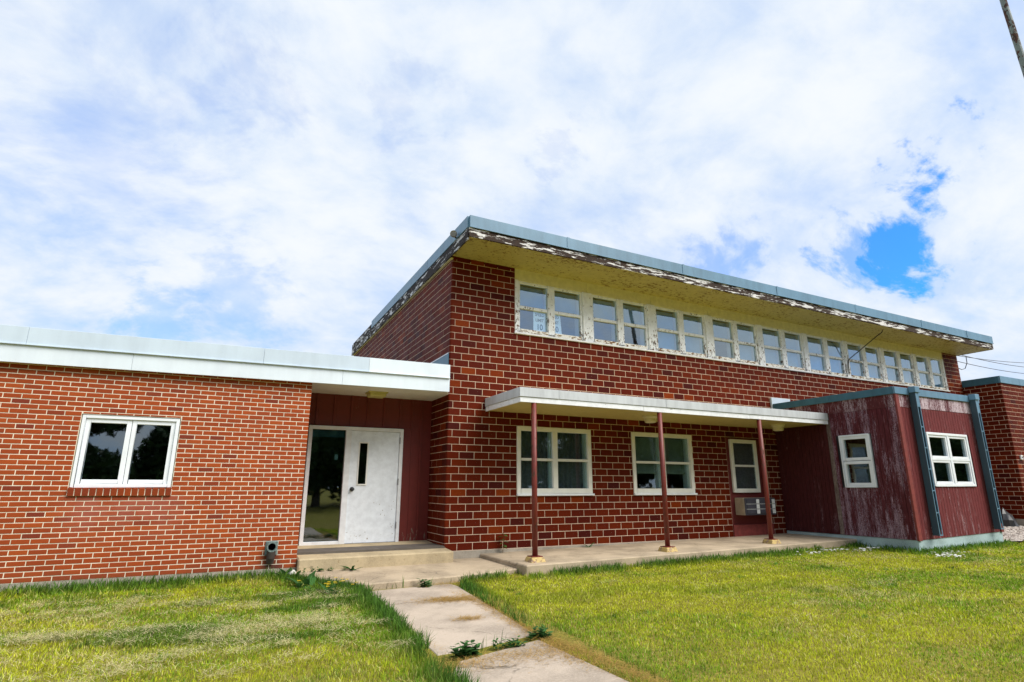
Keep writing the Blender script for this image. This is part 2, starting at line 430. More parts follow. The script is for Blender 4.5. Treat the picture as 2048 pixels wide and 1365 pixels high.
# ------------------------------------------------------------------ mesh helpers
class MB:
    def __init__(s):
        s.v = []; s.f = []; s.t = []
    def quad(s, a, b, c, d, tone=0.5):
        i = len(s.v); s.v += [tuple(a), tuple(b), tuple(c), tuple(d)]
        s.f.append((i, i+1, i+2, i+3)); s.t.append(tone)
    def poly(s, pts, tone=0.5):
        i = len(s.v); s.v += [tuple(p) for p in pts]
        s.f.append(tuple(range(i, i+len(pts)))); s.t.append(tone)
    def box(s, x0, x1, y0, y1, z0, z1, tone=0.5, M=None):
        i = len(s.v)
        P = [(x, y, z) for z in (z0, z1) for y in (y0, y1) for x in (x0, x1)]
        if M is not None: P = [tuple(M@Vector(p)) for p in P]
        s.v += P
        for q in ((0, 2, 3, 1), (4, 5, 7, 6), (0, 1, 5, 4), (2, 6, 7, 3), (0, 4, 6, 2), (1, 3, 7, 5)):
            s.f.append(tuple(i+k for k in q)); s.t.append(tone)
        return s
    def prism(s, pts, z0, z1, tone=0.5):
        """vertical prism over a plan polygon; z0/z1 numbers or functions of (x, y)"""
        n = len(pts); i = len(s.v)
        fz = lambda z, p: z(*p) if callable(z) else z
        s.v += [(p[0], p[1], fz(z0, p)) for p in pts]+[(p[0], p[1], fz(z1, p)) for p in pts]
        s.f.append(tuple(i+k for k in reversed(range(n)))); s.f.append(tuple(i+n+k for k in range(n)))
        for k in range(n):
            s.f.append((i+k, i+(k+1) % n, i+n+(k+1) % n, i+n+k))
        s.t += [tone]*(n+2)
        return s
    def tube(s, pts, rad, seg=8, tone=0.5, cap=True):
        pts = [Vector(p) for p in pts]; n = len(pts); base = len(s.v)
        rads = rad if isinstance(rad, (list, tuple)) else [rad]*n
        up = Vector((0.03, 0.02, 1))
        for k, p in enumerate(pts):
            d = (pts[min(k+1, n-1)]-pts[max(k-1, 0)]).normalized()
            a = d.cross(up)
            if a.length < 0.05: a = d.cross(Vector((1, 0.1, 0)))
            a.normalize(); b = d.cross(a)
            for j in range(seg):
                th = 2*math.pi*j/seg
                s.v.append(tuple(p+rads[k]*(math.cos(th)*a+math.sin(th)*b)))
        for k in range(n-1):
            for j in range(seg):
                j2 = (j+1) % seg
                s.f.append((base+k*seg+j, base+k*seg+j2, base+(k+1)*seg+j2, base+(k+1)*seg+j)); s.t.append(tone)
        if cap:
            s.f.append(tuple(base+j for j in range(seg))); s.t.append(tone)
            s.f.append(tuple(base+(n-1)*seg+j for j in reversed(range(seg)))); s.t.append(tone)
        return s
    def mesh(s, name, mat, fix=True):
        me = bpy.data.meshes.new(name)
        me.from_pydata(s.v, [], s.f)
        a = me.attributes.new('tone', 'FLOAT', 'FACE')
        a.data.foreach_set('value', np.array(s.t, dtype=np.float32))
        me.materials.append(MATS[mat])
        if fix:
            bm = bmesh.new(); bm.from_mesh(me); bmesh.ops.recalc_face_normals(bm, faces=bm.faces); bm.to_mesh(me); bm.free()
        return me
    def bevel(s, name, mat, w, seg=1):
        me = s.mesh(name, mat)
        bm = bmesh.new(); bm.from_mesh(me)
        bmesh.ops.remove_doubles(bm, verts=bm.verts, dist=1e-5)
        bmesh.ops.bevel(bm, geom=bm.edges[:], offset=w, segments=seg, affect='EDGES', clamp_overlap=True)
        bm.to_mesh(me); bm.free()
        return me

WORLD_OF = {}
def tag(o, label, cat=None, group=None, kind=None):
    if label: o['label'] = label
    if cat: o['category'] = cat
    if group: o['group'] = group
    if kind: o['kind'] = kind
    return o
def thing(name, loc, label, cat, group=None):
    e = bpy.data.objects.new(name, None)
    e.empty_display_size = 0.3
    COL.objects.link(e); e.location = loc
    WORLD_OF[e] = Vector(loc)
    return tag(e, label, cat, group)
def link(name, me, parent=None, at=None):
    """link a mesh; its vertices are in world coordinates unless `at` gives the place of its own origin"""
    o = bpy.data.objects.new(name, me)
    COL.objects.link(o)
    wpos = Vector(at) if at is not None else Vector((0, 0, 0))
    WORLD_OF[o] = wpos
    if parent is not None:
        o.parent = parent
        o.location = wpos-WORLD_OF[parent]
    else:
        o.location = wpos
    return o
def add(name, mb, mat, parent=None, bevel=0.0, shear=None):
    if shear: mb.v = [shear(p) for p in mb.v]
    me = mb.bevel(name, mat, bevel) if bevel else mb.mesh(name, mat)
    return link(name, me, parent)
def bx(name, parent, mat, x0, x1, y0, y1, z0, z1, bevel=0.0, shear=None):
    return add(name, MB().box(x0, x1, y0, y1, z0, z1), mat, parent, bevel, shear)
def structure(o):
    o['kind'] = 'structure'; return o

# ------------------------------------------------------------------ ground
def gz(x, y):
    x = np.asarray(x, float); y = np.asarray(y, float)
    t = np.clip((y+3.0)/2.7, 0, 1); t = t*t*(3-2*t)
    return -0.255+0.045*t+0.0135*np.clip(x, 0, 12.0)
def soft(a, b, x):
    t = np.clip((x-a)/(b-a), 0, 1); return t*t*(3-2*t)
class VNoise:
    def __init__(s, seed):
        s.g = np.random.default_rng(seed).random((256, 256))
    def __call__(s, x, y):
        xi = np.floor(x).astype(int); yi = np.floor(y).astype(int)
        fx = x-xi; fy = y-yi; fx = fx*fx*(3-2*fx); fy = fy*fy*(3-2*fy)
        g = lambda i, j: s.g[i % 256, j % 256]
        return (g(xi, yi)*(1-fx)+g(xi+1, yi)*fx)*(1-fy)+(g(xi, yi+1)*(1-fx)+g(xi+1, yi+1)*fx)*fy
    def fbm(s, x, y, o=4):
        r = 0; a = 0.5; n = 0
        for k in range(o):
            r = r+a*s(x*2**k+17.3*k, y*2**k+5.1*k); n += a; a *= 0.55
        return r/n
N1, N2, N3 = VNoise(1), VNoise(2), VNoise(3)

def sheet(name, xs, ys, zf, mat):
    X, Y = np.meshgrid(xs, ys); Z = zf(X, Y)
    nx, ny = len(xs), len(ys)
    v = np.stack([X, Y, Z], -1).reshape(-1, 3)
    f = [(j*nx+i, j*nx+i+1, (j+1)*nx+i+1, (j+1)*nx+i) for j in range(ny-1) for i in range(nx-1)]
    me = bpy.data.meshes.new(name); me.from_pydata(v.tolist(), [], f); me.materials.append(MATS[mat])
    for p in me.polygons: p.use_smooth = True
    return structure(link(name, me))
gx = np.concatenate([[-400, -150, -60, -25], np.arange(-14, 26.1, 0.5), [40, 80, 180, 500]])
gy = np.concatenate([[-400, -150, -60, -30], np.arange(-16, 4.1, 0.5), [14, 40, 120, 500]])
sheet('ground', gx, gy, lambda X, Y: gz(X, Y)+0.02*(N1.fbm(X*1.1, Y*1.1)-0.5), 'lawn_soil')

PORCH = [(0.70, 0.02), (0.72, -1.80), (8.86, -1.80), (8.86, 0.02)]
LAND = [(-2.60, -0.60), (-1.80, -1.93), (-0.50, -1.80), (0.715, -1.52), (0.695, -0.004), (-2.50, -0.004)]
STEP = [(-2.505, -0.46), (0.035, -0.42), (0.035, -0.004), (-0.003, -0.002), (-0.003, 0.938), (-2.505, 0.938)]
PATH1 = [(-1.80, -1.96), (-1.90, -5.17), (-1.5, -5.14), (-0.80, -4.93), (-0.52, -2.10), (-0.56, -1.85)]
JOINTGAP = [(-1.98, -4.95), (-2.02, -5.75), (-1.2, -5.75), (-0.60, -5.5), (-0.55, -4.8)]
THATCH = [(-0.52, -2.3), (-0.80, -4.93), (-0.74, -9.6), (-0.58, -9.6), (-0.60, -6.2), (-0.52, -5.0), (-0.36, -2.9)]
TOE = [(-1.82, -2.12), (-1.82, -1.78), (-0.3, -1.6), (-0.45, -2.12)]
PATH2 = [(-1.80, -5.42), (-1.95, -5.66), (-2.10, -9.6), (-0.80, -9.6), (-0.86, -6.3), (-0.88, -5.10)]
porch_z = lambda x, y: -0.068+0.0125*(x-0.7)
def slab(name, pts, z0, z1, mat, bev=0.015):
    return structure(add(name, MB().prism(pts, z0, z1), mat, None, bev))
slab('porch_slab', PORCH, -0.5, porch_z, 'concrete')
slab('landing', LAND, -0.5, lambda x, y: -0.14+0.01*(y+1), 'concrete')
slab('entry_step', STEP, -0.5, lambda x, y: 0.070+0.055*(y/0.94), 'concrete_step', 0.03)
slab('path', PATH1, -0.5, lambda x, y: float(gz(x, y))+0.004, 'path_concrete')
slab('path', PATH2, -0.5, lambda x, y: float(gz(x, y))+0.010, 'path_concrete')
GRAVEL = [(12.1, -2.95), (12.7, -3.1), (15.5, -2.3), (18.0, -1.75), (32, -1.6), (32, -1.03), (18.0, -1.03), (18.0, 0.0), (12.1, 0.0)]
gr = MB(); gr.poly([(x, y, float(gz(x, y))+0.05) for x, y in GRAVEL])
structure(add('gravel_patch', gr, 'gravel_chips'))

# ------------------------------------------------------------------ brick machinery
JOINT = 0.0105
_cache = {}
def brick_mesh(w, h, d, tone, mat, ch=0.003):
    key = (round(w, 3), round(h, 3), round(tone, 2), mat)
    if key in _cache: return _cache[key]
    mb = MB(); brick_into(mb, Matrix.Identity(4), w, h, d, round(tone, 2), ch)
    me = mb.mesh('brick', mat, False); _cache[key] = me
    return me
def brick_into(mb, M, w, h, d, tone, ch=0.003):
    """a brick in local axes: x along the wall, y into the wall, z up; centre of its face at the origin"""
    i = len(mb.v); a, b = w/2, h/2
    P = [(-a+ch, 0, -b+ch), (a-ch, 0, -b+ch), (a-ch, 0, b-ch), (-a+ch, 0, b-ch),
         (-a, ch, -b), (a, ch, -b), (a, ch, b), (-a, ch, b),
         (-a, d, -b), (a, d, -b), (a, d, b), (-a, d, b)]
    mb.v += [tuple(M@Vector(p)) for p in P]
    F = [(0, 1, 2, 3)]+[(4+k, 4+(k+1) % 4, (k+1) % 4, k) for k in range(4)]+[(8+k, 8+(k+1) % 4, 4+(k+1) % 4, 4+k) for k in range(4)]+[(11, 10, 9, 8)]
    for q in F:
        mb.f.append(tuple(i+k for k in q)); mb.t.append(tone)
def corner_into(mb, c, a, b, z0, z1, tone, r=0.035, d=0.05):
    """an L-shaped corner brick with a rounded outer edge; a along +x on the front, b along +y on the side"""
    g = JOINT/2
    arc = [(r-r*math.cos(t), r-r*math.sin(t)) for t in np.linspace(0, math.pi/2, 6)]     # from side (0,r) to front (r,0)
    plan = [(0, b-g)]+arc+[(a-g, 0), (a-g, d), (d, d), (d, b-g)]
    plan = [(c[0]+p[0], c[1]+p[1]) for p in plan]
    mb.prism(plan, z0+g, z1-g, tone)
class Wall:
    """a run of courses: O lower outer corner, u along, n outward"""
    def __init__(s, O, u, n, mat, depth=0.05):
        s.O = np.array(O, float); s.u = np.array(u, float); s.n = np.array(n, float); s.mat = mat; s.d = depth
        s.pieces = []
    def run(s, u0, u1, rows, rowh, bw, ph, openings=(), tone=None, zclip=None):
        for k in range(rows):
            za, zb = k*rowh, (k+1)*rowh
            p = ph[k % 2]
            j0 = math.floor((u0-p)/bw)
            e = [u0]
            q = p+j0*bw
            while q < u1:
                if q > u0+0.02: e.append(q)
                q += bw
            if u1-e[-1] < 0.02: e[-1] = u1
            else: e.append(u1)
            for a, b in zip(e[:-1], e[1:]):
                segs = [(a, b, za, zb)]
                for (oa, ob, oz0, oz1) in openings:
                    new = []
                    for (x0, x1, y0, y1) in segs:
                        if x1 <= oa or x0 >= ob or y1 <= oz0+1e-4 or y0 >= oz1-1e-4:
                            new.append((x0, x1, y0, y1)); continue
                        if x0 < oa: new.append((x0, oa, y0, y1))
                        if x1 > ob: new.append((ob, x1, y0, y1))
                        if y0 < oz0-0.02: new.append((max(x0, oa), min(x1, ob), y0, oz0))
                        if y1 > oz1+0.02: new.append((max(x0, oa), min(x1, ob), oz1, y1))
                    segs = new
                for (x0, x1, y0, y1) in segs:
                    if zclip is not None:
                        y1 = min(y1, zclip(0.5*(x0+x1)))
                    if x1-x0 < 0.035 or y1-y0 < 0.025: continue
                    s.pieces.append((x0, x1, y0, y1, tone() if tone else 0.5))
        return s
    def matrix(s, pc, jit=True):
        x0, x1, y0, y1, t = pc
        off = rnd.uniform(-0.0012, 0.0016) if jit else 0
        c = s.O+s.u*(x0+x1)/2+np.array([0, 0, 1])*(y0+y1)/2+s.n*off
        M = Matrix.Identity(4)
        for i in range(3):
            M[i][0] = s.u[i]; M[i][1] = -s.n[i]; M[i][2] = (0, 0, 1)[i]; M[i][3] = c[i]
        return M
    def area(s, pc):
        x0, x1, y0, y1, t = pc
        P = np.array([s.O+s.u*a+np.array([0, 0, b]) for a, b in ((x0, y0), (x1, y0), (x1, y1), (x0, y1))])
        if (CAM-P[0])@s.n <= 0: return 0
        q = project(P)
        if (q[:, 2] < 0.2).any(): return 0
        c = q[:, :2].mean(0)
        if not (0 <= c[0] <= 2048 and 0 <= c[1] <= 1365): return 0
        x, y = q[:, 0], q[:, 1]
        return 0.5*abs(np.dot(x, np.roll(y, -1))-np.dot(y, np.roll(x, -1)))
def lay(walls, parent, limit=290, hidden=None):
    """the bricks that show largest become objects, the others one joined part"""
    items = [(w_.area(pc), w_, pc) for w_ in walls for pc in w_.pieces]
    if hidden: items = [((0 if hidden(w_, pc) else a), w_, pc) for a, w_, pc in items]
    items.sort(key=lambda q: -q[0])
    rest = {}
    for k, (a, w_, pc) in enumerate(items):
        M = w_.matrix(pc)
        W, H = pc[1]-pc[0]-JOINT, pc[3]-pc[2]-JOINT
        if k < limit and a > 0:
            me = brick_mesh(W, H, w_.d, pc[4], w_.mat)
            o = link('brick', me, parent, M.to_translation())
            o.rotation_euler = M.to_euler()
        else:
            brick_into(rest.setdefault(w_.mat, MB()), M, W, H, w_.d, pc[4])
    for mat, mb in rest.items():
        o = link('bricks', mb.mesh('bricks', mat, False), parent); o['kind'] = 'stuff'
def tone_main():
    r = rnd.random()
    if r < 0.10: return round(rnd.uniform(0.05, 0.3), 1)
    if r > 0.95: return round(rnd.uniform(0.8, 1.0), 1)
    return round(rnd.uniform(0.4, 0.75), 2)
def tone_orange():
    r = rnd.random()
    return round(rnd.uniform(0.1, 0.4), 1) if r < 0.08 else round(rnd.uniform(0.4, 0.8), 1)

def core(name, parent, mat, x0, x1, y0, y1, z0, z1, openings, axis='x'):
    """the mortar body of a wall, left open at its openings"""
    mb = MB()
    ops = sorted(openings)
    cuts = sorted({x0, x1, *[q for o in ops for q in o[:2]]})
    for a, b in zip(cuts[:-1], cuts[1:]):
        mid = (a+b)/2
        zs = sorted([(o[2], o[3]) for o in ops if o[0] < mid < o[1]])
        z = z0
        for (oa, ob) in zs+[(z1, None)]:
            if oa > z+1e-4:
                if axis == 'x': mb.box(a, b, y0, y1, z, oa)
                else: mb.box(y0, y1, a, b, z, oa)
            if ob is None: break
            z = ob
    return add(name, mb, mat, parent)

def pane(parent, x0, x1, z0, z1, y, mat='glass', th=0.006, shear=None):
    return bx('pane', parent, mat, x0, x1, y, y+th, z0, z1, 0, shear)
def ring(mb, x0, x1, z0, z1, wdt, y0, y1, bottom=None):
    b = wdt if bottom is None else bottom
    mb.box(x0, x0+wdt, y0, y1, z0, z1); mb.box(x1-wdt, x1, y0, y1, z0, z1)
    mb.box(x0+wdt, x1-wdt, y0, y1, z1-wdt, z1); mb.box(x0+wdt, x1-wdt, y0, y1, z0, z0+b)

# ------------------------------------------------------------------ main block
H, B = 0.13547, 0.3048
XE = 18.12
main = thing('school_building', (9, 5, 0), 'two-storey dark red glazed brick block with a row of peeling windows under deep eaves', 'building')
OPS = [(1.46, 3.22, 7*H, 17*H), (4.28, 6.02, 7*H, 17*H), (7.10, 8.42, -0.2, 17*H), (1.42, 17.25, 31*H, 5.9)]
wall_front = core('wall', main, 'mortar_tan', 0.041, XE-0.006, 0.004, 0.25, -0.5, 5.60, OPS)
zs_x = lambda x, z: z-x*(0.0033+0.0082*min(max((z-4.2)/1.46, 0), 1.0))
shear = lambda p: (p[0], p[1], zs_x(p[0], p[2]))
wf = Wall((0, 0, 0), (1, 0, 0), (0, -1, 0), 'glazed_brick')
clipz = lambda u: 5.70-0.0115*u
# even courses: stretcher 0.25 on the front, header 0.098 on the side; odd courses the other way round
wf.run(0.25, XE, 42, H, B, (0.25, 0.25+B/2), OPS, tone_main, clipz)
# odd courses also need the brick between the short return and 0.25
wf.pieces = [p for p in wf.pieces if not (p[0] < 0.2501 and int(round(p[2]/H)) % 2 == 1)]
for k in range(1, 42, 2):
    wf.pieces.append((0.098, 0.25+B/2, k*H, (k+1)*H, tone_main()))
ws = Wall((0, 0, 0), (0, 1, 0), (-1, 0, 0), 'glazed_brick')
ws.run(0.098, 9.85, 42, H, B, (0.098, 0.25), (), tone_main)
ws.pieces = [p for p in ws.pieces if not (int(round(p[2]/H)) % 2 == 1 and p[0] < 0.2499)]
lay([wf, ws], wall_front, 260, hidden=lambda w_, pc: w_ is ws and pc[2] < 3.3 and pc[0] > 0.94)
arc_ = [(0.039-0.035*math.cos(t), 0.039-0.035*math.sin(t)) for t in np.linspace(0, math.pi/2, 6)]
side = add('side_wall', MB().box(0.004, 0.25, 0.252, 9.85, -0.5, 5.60).prism([(0.004, 0.2515)]+arc_+[(0.0405, 0.004), (0.0405, 0.2515)], -0.5, 5.60), 'mortar_tan', main)
ccache = {}
for k in range(42):
    a, b = (0.25, 0.098) if k % 2 == 0 else (0.098, 0.25)
    tn = tone_main()
    key = (k % 2, tn)
    if key not in ccache:
        mb = MB(); corner_into(mb, (0, 0), a, b, 0, H, tn); ccache[key] = mb.mesh('brick', 'glazed_brick')
    link('brick', ccache[key], side, (0, 0, k*H))
bx('east_wall', main, 'rear_brick', XE-0.25, XE, 0.26, 9.6, -0.5, 5.38)
bx('rear_wall', main, 'rear_brick', 0.26, XE-0.26, 9.6, 9.85, -0.5, 5.55)
bx('upper_floor', main, 'interior_floor', 0.26, XE-0.26, 0.26, 9.59, 3.0, 3.25)
bx('lower_floor', main, 'interior_floor', 0.26, XE-0.26, 0.26, 9.59, -0.3, -0.1)
bx('partition', main, 'interior_plaster', 0.26, XE-0.26, 3.2, 3.3, -0.1, 2.99)
bx('partition', main, 'interior_plaster', 0.26, XE-0.26, 3.0, 3.1, 3.26, 5.2)
bx('foundation', main, 'foundation_grey', -0.004, XE-0.004, -0.012, 0.2, -0.6, -0.004)

# roof: soffit, fascia boards, metal edging in lengths
RX0, RX1, RY0, RY1 = -0.075, 18.20, -1.06, 9.95
roof = add('roof', MB().box(RX0+0.03, RX1-0.03, RY0+0.05, RY1-0.05, 5.70, 6.04), 'roof_membrane', main, 0, shear)
seams = [RX0+0.02, 2.1, 5.15, 8.2, 11.25, 14.3, 16.7, RX1-0.02]
add('soffit', MB().box(RX0+0.02, RX1-0.02, RY0+0.03, 0.25, 5.66, 5.70), 'soffit_paint', roof, 0, shear)
for i, (a, b) in enumerate(zip(seams[:-1], seams[1:])):
    bx('fascia_board', roof, 'fascia_paint_peeling', a, b-0.004, RY0+0.012, RY0+0.05, 5.652+0.004*(i % 2), 5.835, 0.003, shear)
    g = rnd.uniform(-0.004, 0.004)
    mb = MB().box(a, b-0.005, RY0-0.012+g, RY0+0.049, 5.838, 6.075); mb.box(a, b-0.005, RY0-0.022+g, RY0-0.010+g, 5.828, 5.850)
    add('metal_edging', mb, 'flashing_blue', roof, 0.003, shear)
    if i: bx('seam_cover', roof, 'flashing_blue', a-0.03, a+0.03, RY0-0.019, RY0-0.0125, 5.84, 6.078, 0, shear)
sy = [RY0+0.05, 1.4, 4.2, 6.9]
for a, b in zip(sy[:-1], sy[1:]):
    bx('metal_edging', roof, 'flashing_blue', RX0-0.012, RX0+0.029, a, b-0.006, 5.84, 6.075, 0.003)
for a, b in zip([RY0+0.051, 3.0, 7.0], [3.0, 7.0, RY1]):
    bx('fascia_board', roof, 'side_fascia_peeling', RX0+0.002, RX0+0.029, a, b-0.004, 5.60, 5.836 if a < 6 else 5.98, 0.003)
bx('side_trim', roof, 'header_paint', RX0+0.03, 0.02, 0.0, RY1-0.1, 5.585, 5.625)
bx('end_cap', roof, 'flashing_blue', RX1-0.029, RX1+0.012, RY0+0.05, RY1, 5.84, 6.075, 0.003, shear)
bx('fascia_board', roof, 'fascia_paint_peeling', RX1-0.029, RX1-0.002, RY0+0.051, RY1, 5.655, 5.836, 0.003, shear)
bx('vent_stub', roof, 'steel_grey', 0.1, 0.45, 7.0, 7.4, 6.0, 6.22, 0.01)
# flashing where the low wing's roof meets the side wall
bx('wall_flashing', main, 'flashing_blue_shaded', -0.016, -0.002, 0.03, 8.0, 3.2, 3.645)
bx('flashing_bead', main, 'trim_paint_white', -0.020, -0.0165, 0.03, 8.0, 3.630, 3.652)

# upper windows: nine pairs between wide posts
PAIRS = [(1.554, 3.066), (3.415, 4.895), (5.242, 6.725), (7.061, 8.54), (8.85, 10.339), (10.629, 12.089), (12.373, 13.794), (14.104, 15.501), (15.772, 17.104)]
Y0 = -0.004
HEADS = [1.423]+[(PAIRS[k][1]+PAIRS[k+1][0])/2 for k in range(8)]+[17.247]
for i, (p1a, p2b) in enumerate(PAIRS):
    wm = (p2b-p1a-0.168)/2
    p1b, p2a = p1a+wm, p2b-wm
    zb, zm0, zm1, zt = 4.335, 4.785, 4.85, 5.352
    mb = MB()
    mb.box(p1a-0.05, p1a, 0.03, 0.10, zb-0.06, zt+0.05); mb.box(p2b, p2b+0.05, 0.03, 0.10, zb-0.06, zt+0.05)
    mb.box(p1a, p1b, 0.028, 0.10, zt, zt+0.05); mb.box(p2a, p2b, 0.028, 0.10, zt, zt+0.05)
    wn = add('window', mb, 'window_paint_peeling', main, 0.004, shear)
    bx('mullion', wn, 'window_paint_peeling', p1b, p2a, 0.006, 0.10, zb-0.055, zt+0.05, 0.006, shear)
    for (q0, q1) in ((p1a, p1b), (p2a, p2b)):
        bx('sash_rail', wn, 'window_paint_peeling', q0, q1, 0.022, 0.09, zm0, zm1, 0.005, shear)
        bx('sill', wn, 'sill_paint_peeling', q0, q1, 0.004, 0.11, zb-0.085, zb, 0.008, shear)
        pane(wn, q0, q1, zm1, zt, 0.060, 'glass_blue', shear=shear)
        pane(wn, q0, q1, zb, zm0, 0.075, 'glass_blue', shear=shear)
        drop = {0: 0.42, 1: 0.5, 2: 0.97, 3: 0.97}.get(i, 0.97)
        if i == 3 and q0 == p1a: drop = 0.5
        bl = MB(); zz = zt-0.02
        while zz > zt-0.02-drop:
            bl.box(q0+0.03, q1-0.05, 0.150, 0.166, zz-0.021, zz-0.001, M=None); zz -= 0.025
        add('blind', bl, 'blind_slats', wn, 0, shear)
        bx('inner_jamb', wn, 'vinyl_cream', q1-0.022, q1-0.002, 0.09, 0.24, zb, zt, 0, shear)
    bx('header_board', main, 'header_paint', HEADS[i]+0.002, HEADS[i+1]-0.002, 0.014, 0.10, zt+0.052, 5.675, 0.003, shear)
    # wide post between this pair and the one before it
    pl = 1.423 if i == 0 else PAIRS[i-1][1]+0.052
    bx('window_post', main, 'window_paint_peeling', pl, p1a-0.052, Y0, 0.12, 4.245, 5.41, 0.005, shear)
bx('window_post', main, 'window_paint_peeling', 17.104+0.052, 17.247, Y0, 0.12, 4.245, 5.41, 0.005, shear)
bx('sill_ledge', main, 'trim_paint_white', 1.40, 17.27, -0.035, 0.12, 4.204, 4.243, 0.004, shear)

# two traffic signs leaning inside the first upper window
def text_mesh(txt, size, mat, M, name='lettering'):
    cu = bpy.data.curves.new('t', 'FONT'); cu.body = txt; cu.size = size
    cu.align_x = 'CENTER'; cu.extrude = 0.001; cu.offset = size*0.022
    ob = bpy.data.objects.new('t', cu); COL.objects.link(ob)
    dg = bpy.context.evaluated_depsgraph_get()
    me = bpy.data.meshes.new_from_object(ob.evaluated_get(dg))
    bpy.data.objects.remove(ob); bpy.data.curves.remove(cu)
    me.transform(M); me.materials.clear(); me.materials.append(MATS[mat]); me.name = name
    return me
def speed_sign(x, z, tilt, label, y=0.088, wd=0.305, hg=0.44):
    M = Matrix.Translation((x, y, z))@Matrix.Rotation(tilt, 4, 'Y')
    t = thing('speed_limit_sign', (x, y, z), label, 'sign', 'speed limit signs behind the upper window')
    add('sign_plate', MB().box(-wd/2, wd/2, 0, 0.003, 0, hg, M=M), 'sign_white', t)
    F = Matrix.Rotation(math.pi/2, 4, 'X')
    for txt, sz, zz, mt in (('SPEED', 0.094, 0.345, 'sign_ink'), ('LIMIT', 0.094, 0.222, 'sign_ink'), ('10', 0.175, 0.045, 'sign_ink_blue')):
        me = text_mesh(txt, sz, mt, M@Matrix.Translation((0, -0.002, zz))@F@Matrix.Scale(0.9, 4, (1, 0, 0)))
        link('lettering', me, t)
speed_sign(2.055, 4.335, 0.0, 'upright white sign reading SPEED LIMIT 10 in the leftmost upper window pane')
speed_sign(2.46, 4.335, math.radians(-5), 'tilted white SPEED LIMIT 10 sign half hidden behind the window mullion', 0.094)

# lower windows
def lower_window(x0, x1, z0, z1, curtain, split=True):
    mb = MB(); ring(mb, x0, x1, z0+0.04, z1, 0.085, -0.012, 0.10, 0.10)
    wn = add('window', mb, 'vinyl_cream', main, 0.004)
    cols = [(x0+0.085, (x0+x1)/2-0.055), ((x0+x1)/2+0.055, x1-0.085)] if split else [(x0+0.085, x1-0.085)]
    if split: bx('mullion', wn, 'vinyl_cream', cols[0][1], cols[1][0], -0.008, 0.10, z0+0.14, z1-0.085, 0.004)
    zm = (z0+0.14+z1-0.085)/2
    for a, b in cols:
        bx('sash_rail', wn, 'vinyl_cream', a, b, 0.0, 0.09, zm-0.025, zm+0.025, 0.004)
        pane(wn, a, b, zm+0.025, z1-0.085, 0.045, 'glass')
        pane(wn, a, b, z0+0.14, zm-0.025, 0.055, 'glass')
        bx('inner_jamb', wn, 'vinyl_cream', b-0.03, b-0.004, 0.10, 0.24, z0+0.14, z1-0.085)
        if curtain == 'blind':
            bl = MB(); zz = z1-0.1
            while zz > z0+0.52:
                bl.box(a+0.01, b-0.04, 0.15, 0.166, zz-0.021, zz-0.001); zz -= 0.025
            bl.box(a+0.01, b-0.04, 0.14, 0.17, z0+0.46, z0+0.52)
            add('blind', bl, 'curtain_green', wn)
        else:
            cu = MB(); n = 22
            xs = np.linspace(a+0.005, b-0.035, n)
            for q in range(n-1):
                cu.quad((xs[q], 0.16+0.012*math.sin(q*1.9), z0+0.14), (xs[q+1], 0.16+0.012*math.sin((q+1)*1.9), z0+0.14),
                        (xs[q+1], 0.16+0.012*math.sin((q+1)*1.9), z1-0.08), (xs[q], 0.16+0.012*math.sin(q*1.9), z1-0.08))
            add('curtain', cu, 'curtain_grey', wn)
    bx('sill', wn, 'vinyl_white', x0-0.01, x1+0.025, -0.05, 0.10, z0, z0+0.038, 0.004)
    return wn
lower_window(1.466, 3.214, 0.952, 2.298, 'curtain')
lower_window(4.286, 6.014, 0.952, 2.298, 'blind')
# red infill panel with the single window and the air conditioner
panel = bx('infill_panel', main, 'red_panel', 7.106, 8.414, 0.03, 0.10, -0.1, 2.296)
bx('kick_board', panel, 'corner_trim_red', 7.10, 8.43, -0.03, 0.029, -0.05, 0.27, 0.004)
bx('panel_trim', panel, 'red_panel', 7.106, 7.15, 0.005, 0.029, 0.271, 2.296)
mb = MB(); ring(mb, 7.22, 8.10, 1.00, 2.25, 0.085, -0.03, 0.028, 0.09)
wn = add('window', mb, 'vinyl_cream', main, 0.004)
bx('sash_rail', wn, 'vinyl_cream', 7.305, 8.015, -0.012, 0.0275, 1.60, 1.65, 0.004)
bx('sash_backing', wn, 'curtain_grey', 7.305, 8.015, 0.018, 0.0285, 1.09, 2.165)
pane(wn, 7.305, 8.015, 1.65, 2.165, 0.004, 'glass')
pane(wn, 7.305, 8.015, 1.09, 1.60, 0.004, 'glass')
ac = thing('air_conditioner', (7.75, -0.12, 0.49), 'grey through-wall air conditioner with louvred front below the narrow window', 'air conditioner')
bx('housing', ac, 'ac_tan', 7.25, 8.27, -0.25, 0.028, 0.49, 0.88, 0.01)
bx('front_frame', ac, 'ac_dark', 7.255, 8.265, -0.275, -0.252, 0.492, 0.878, 0.006)
for r_ in range(3):
    for c_, (ca, cb, mt) in enumerate(((7.30, 7.60, 'ac_dark'), (7.615, 7.71, 'ac_silver'), (7.725, 7.97, 'ac_dark'), (7.985, 8.12, 'ac_dark'), (8.135, 8.235, 'ac_silver'))):
        z = 0.525+r_*0.115
        bx('grille_louvre' if mt == 'ac_dark' else 'grille_tab', ac, mt, ca, cb, -0.290, -0.276, z, z+0.092, 0.004)
for r_ in range(2):
    bx('grille_bar', ac, 'ac_silver', 7.29, 8.245, -0.288, -0.2765, 0.624+r_*0.115, 0.632+r_*0.115)

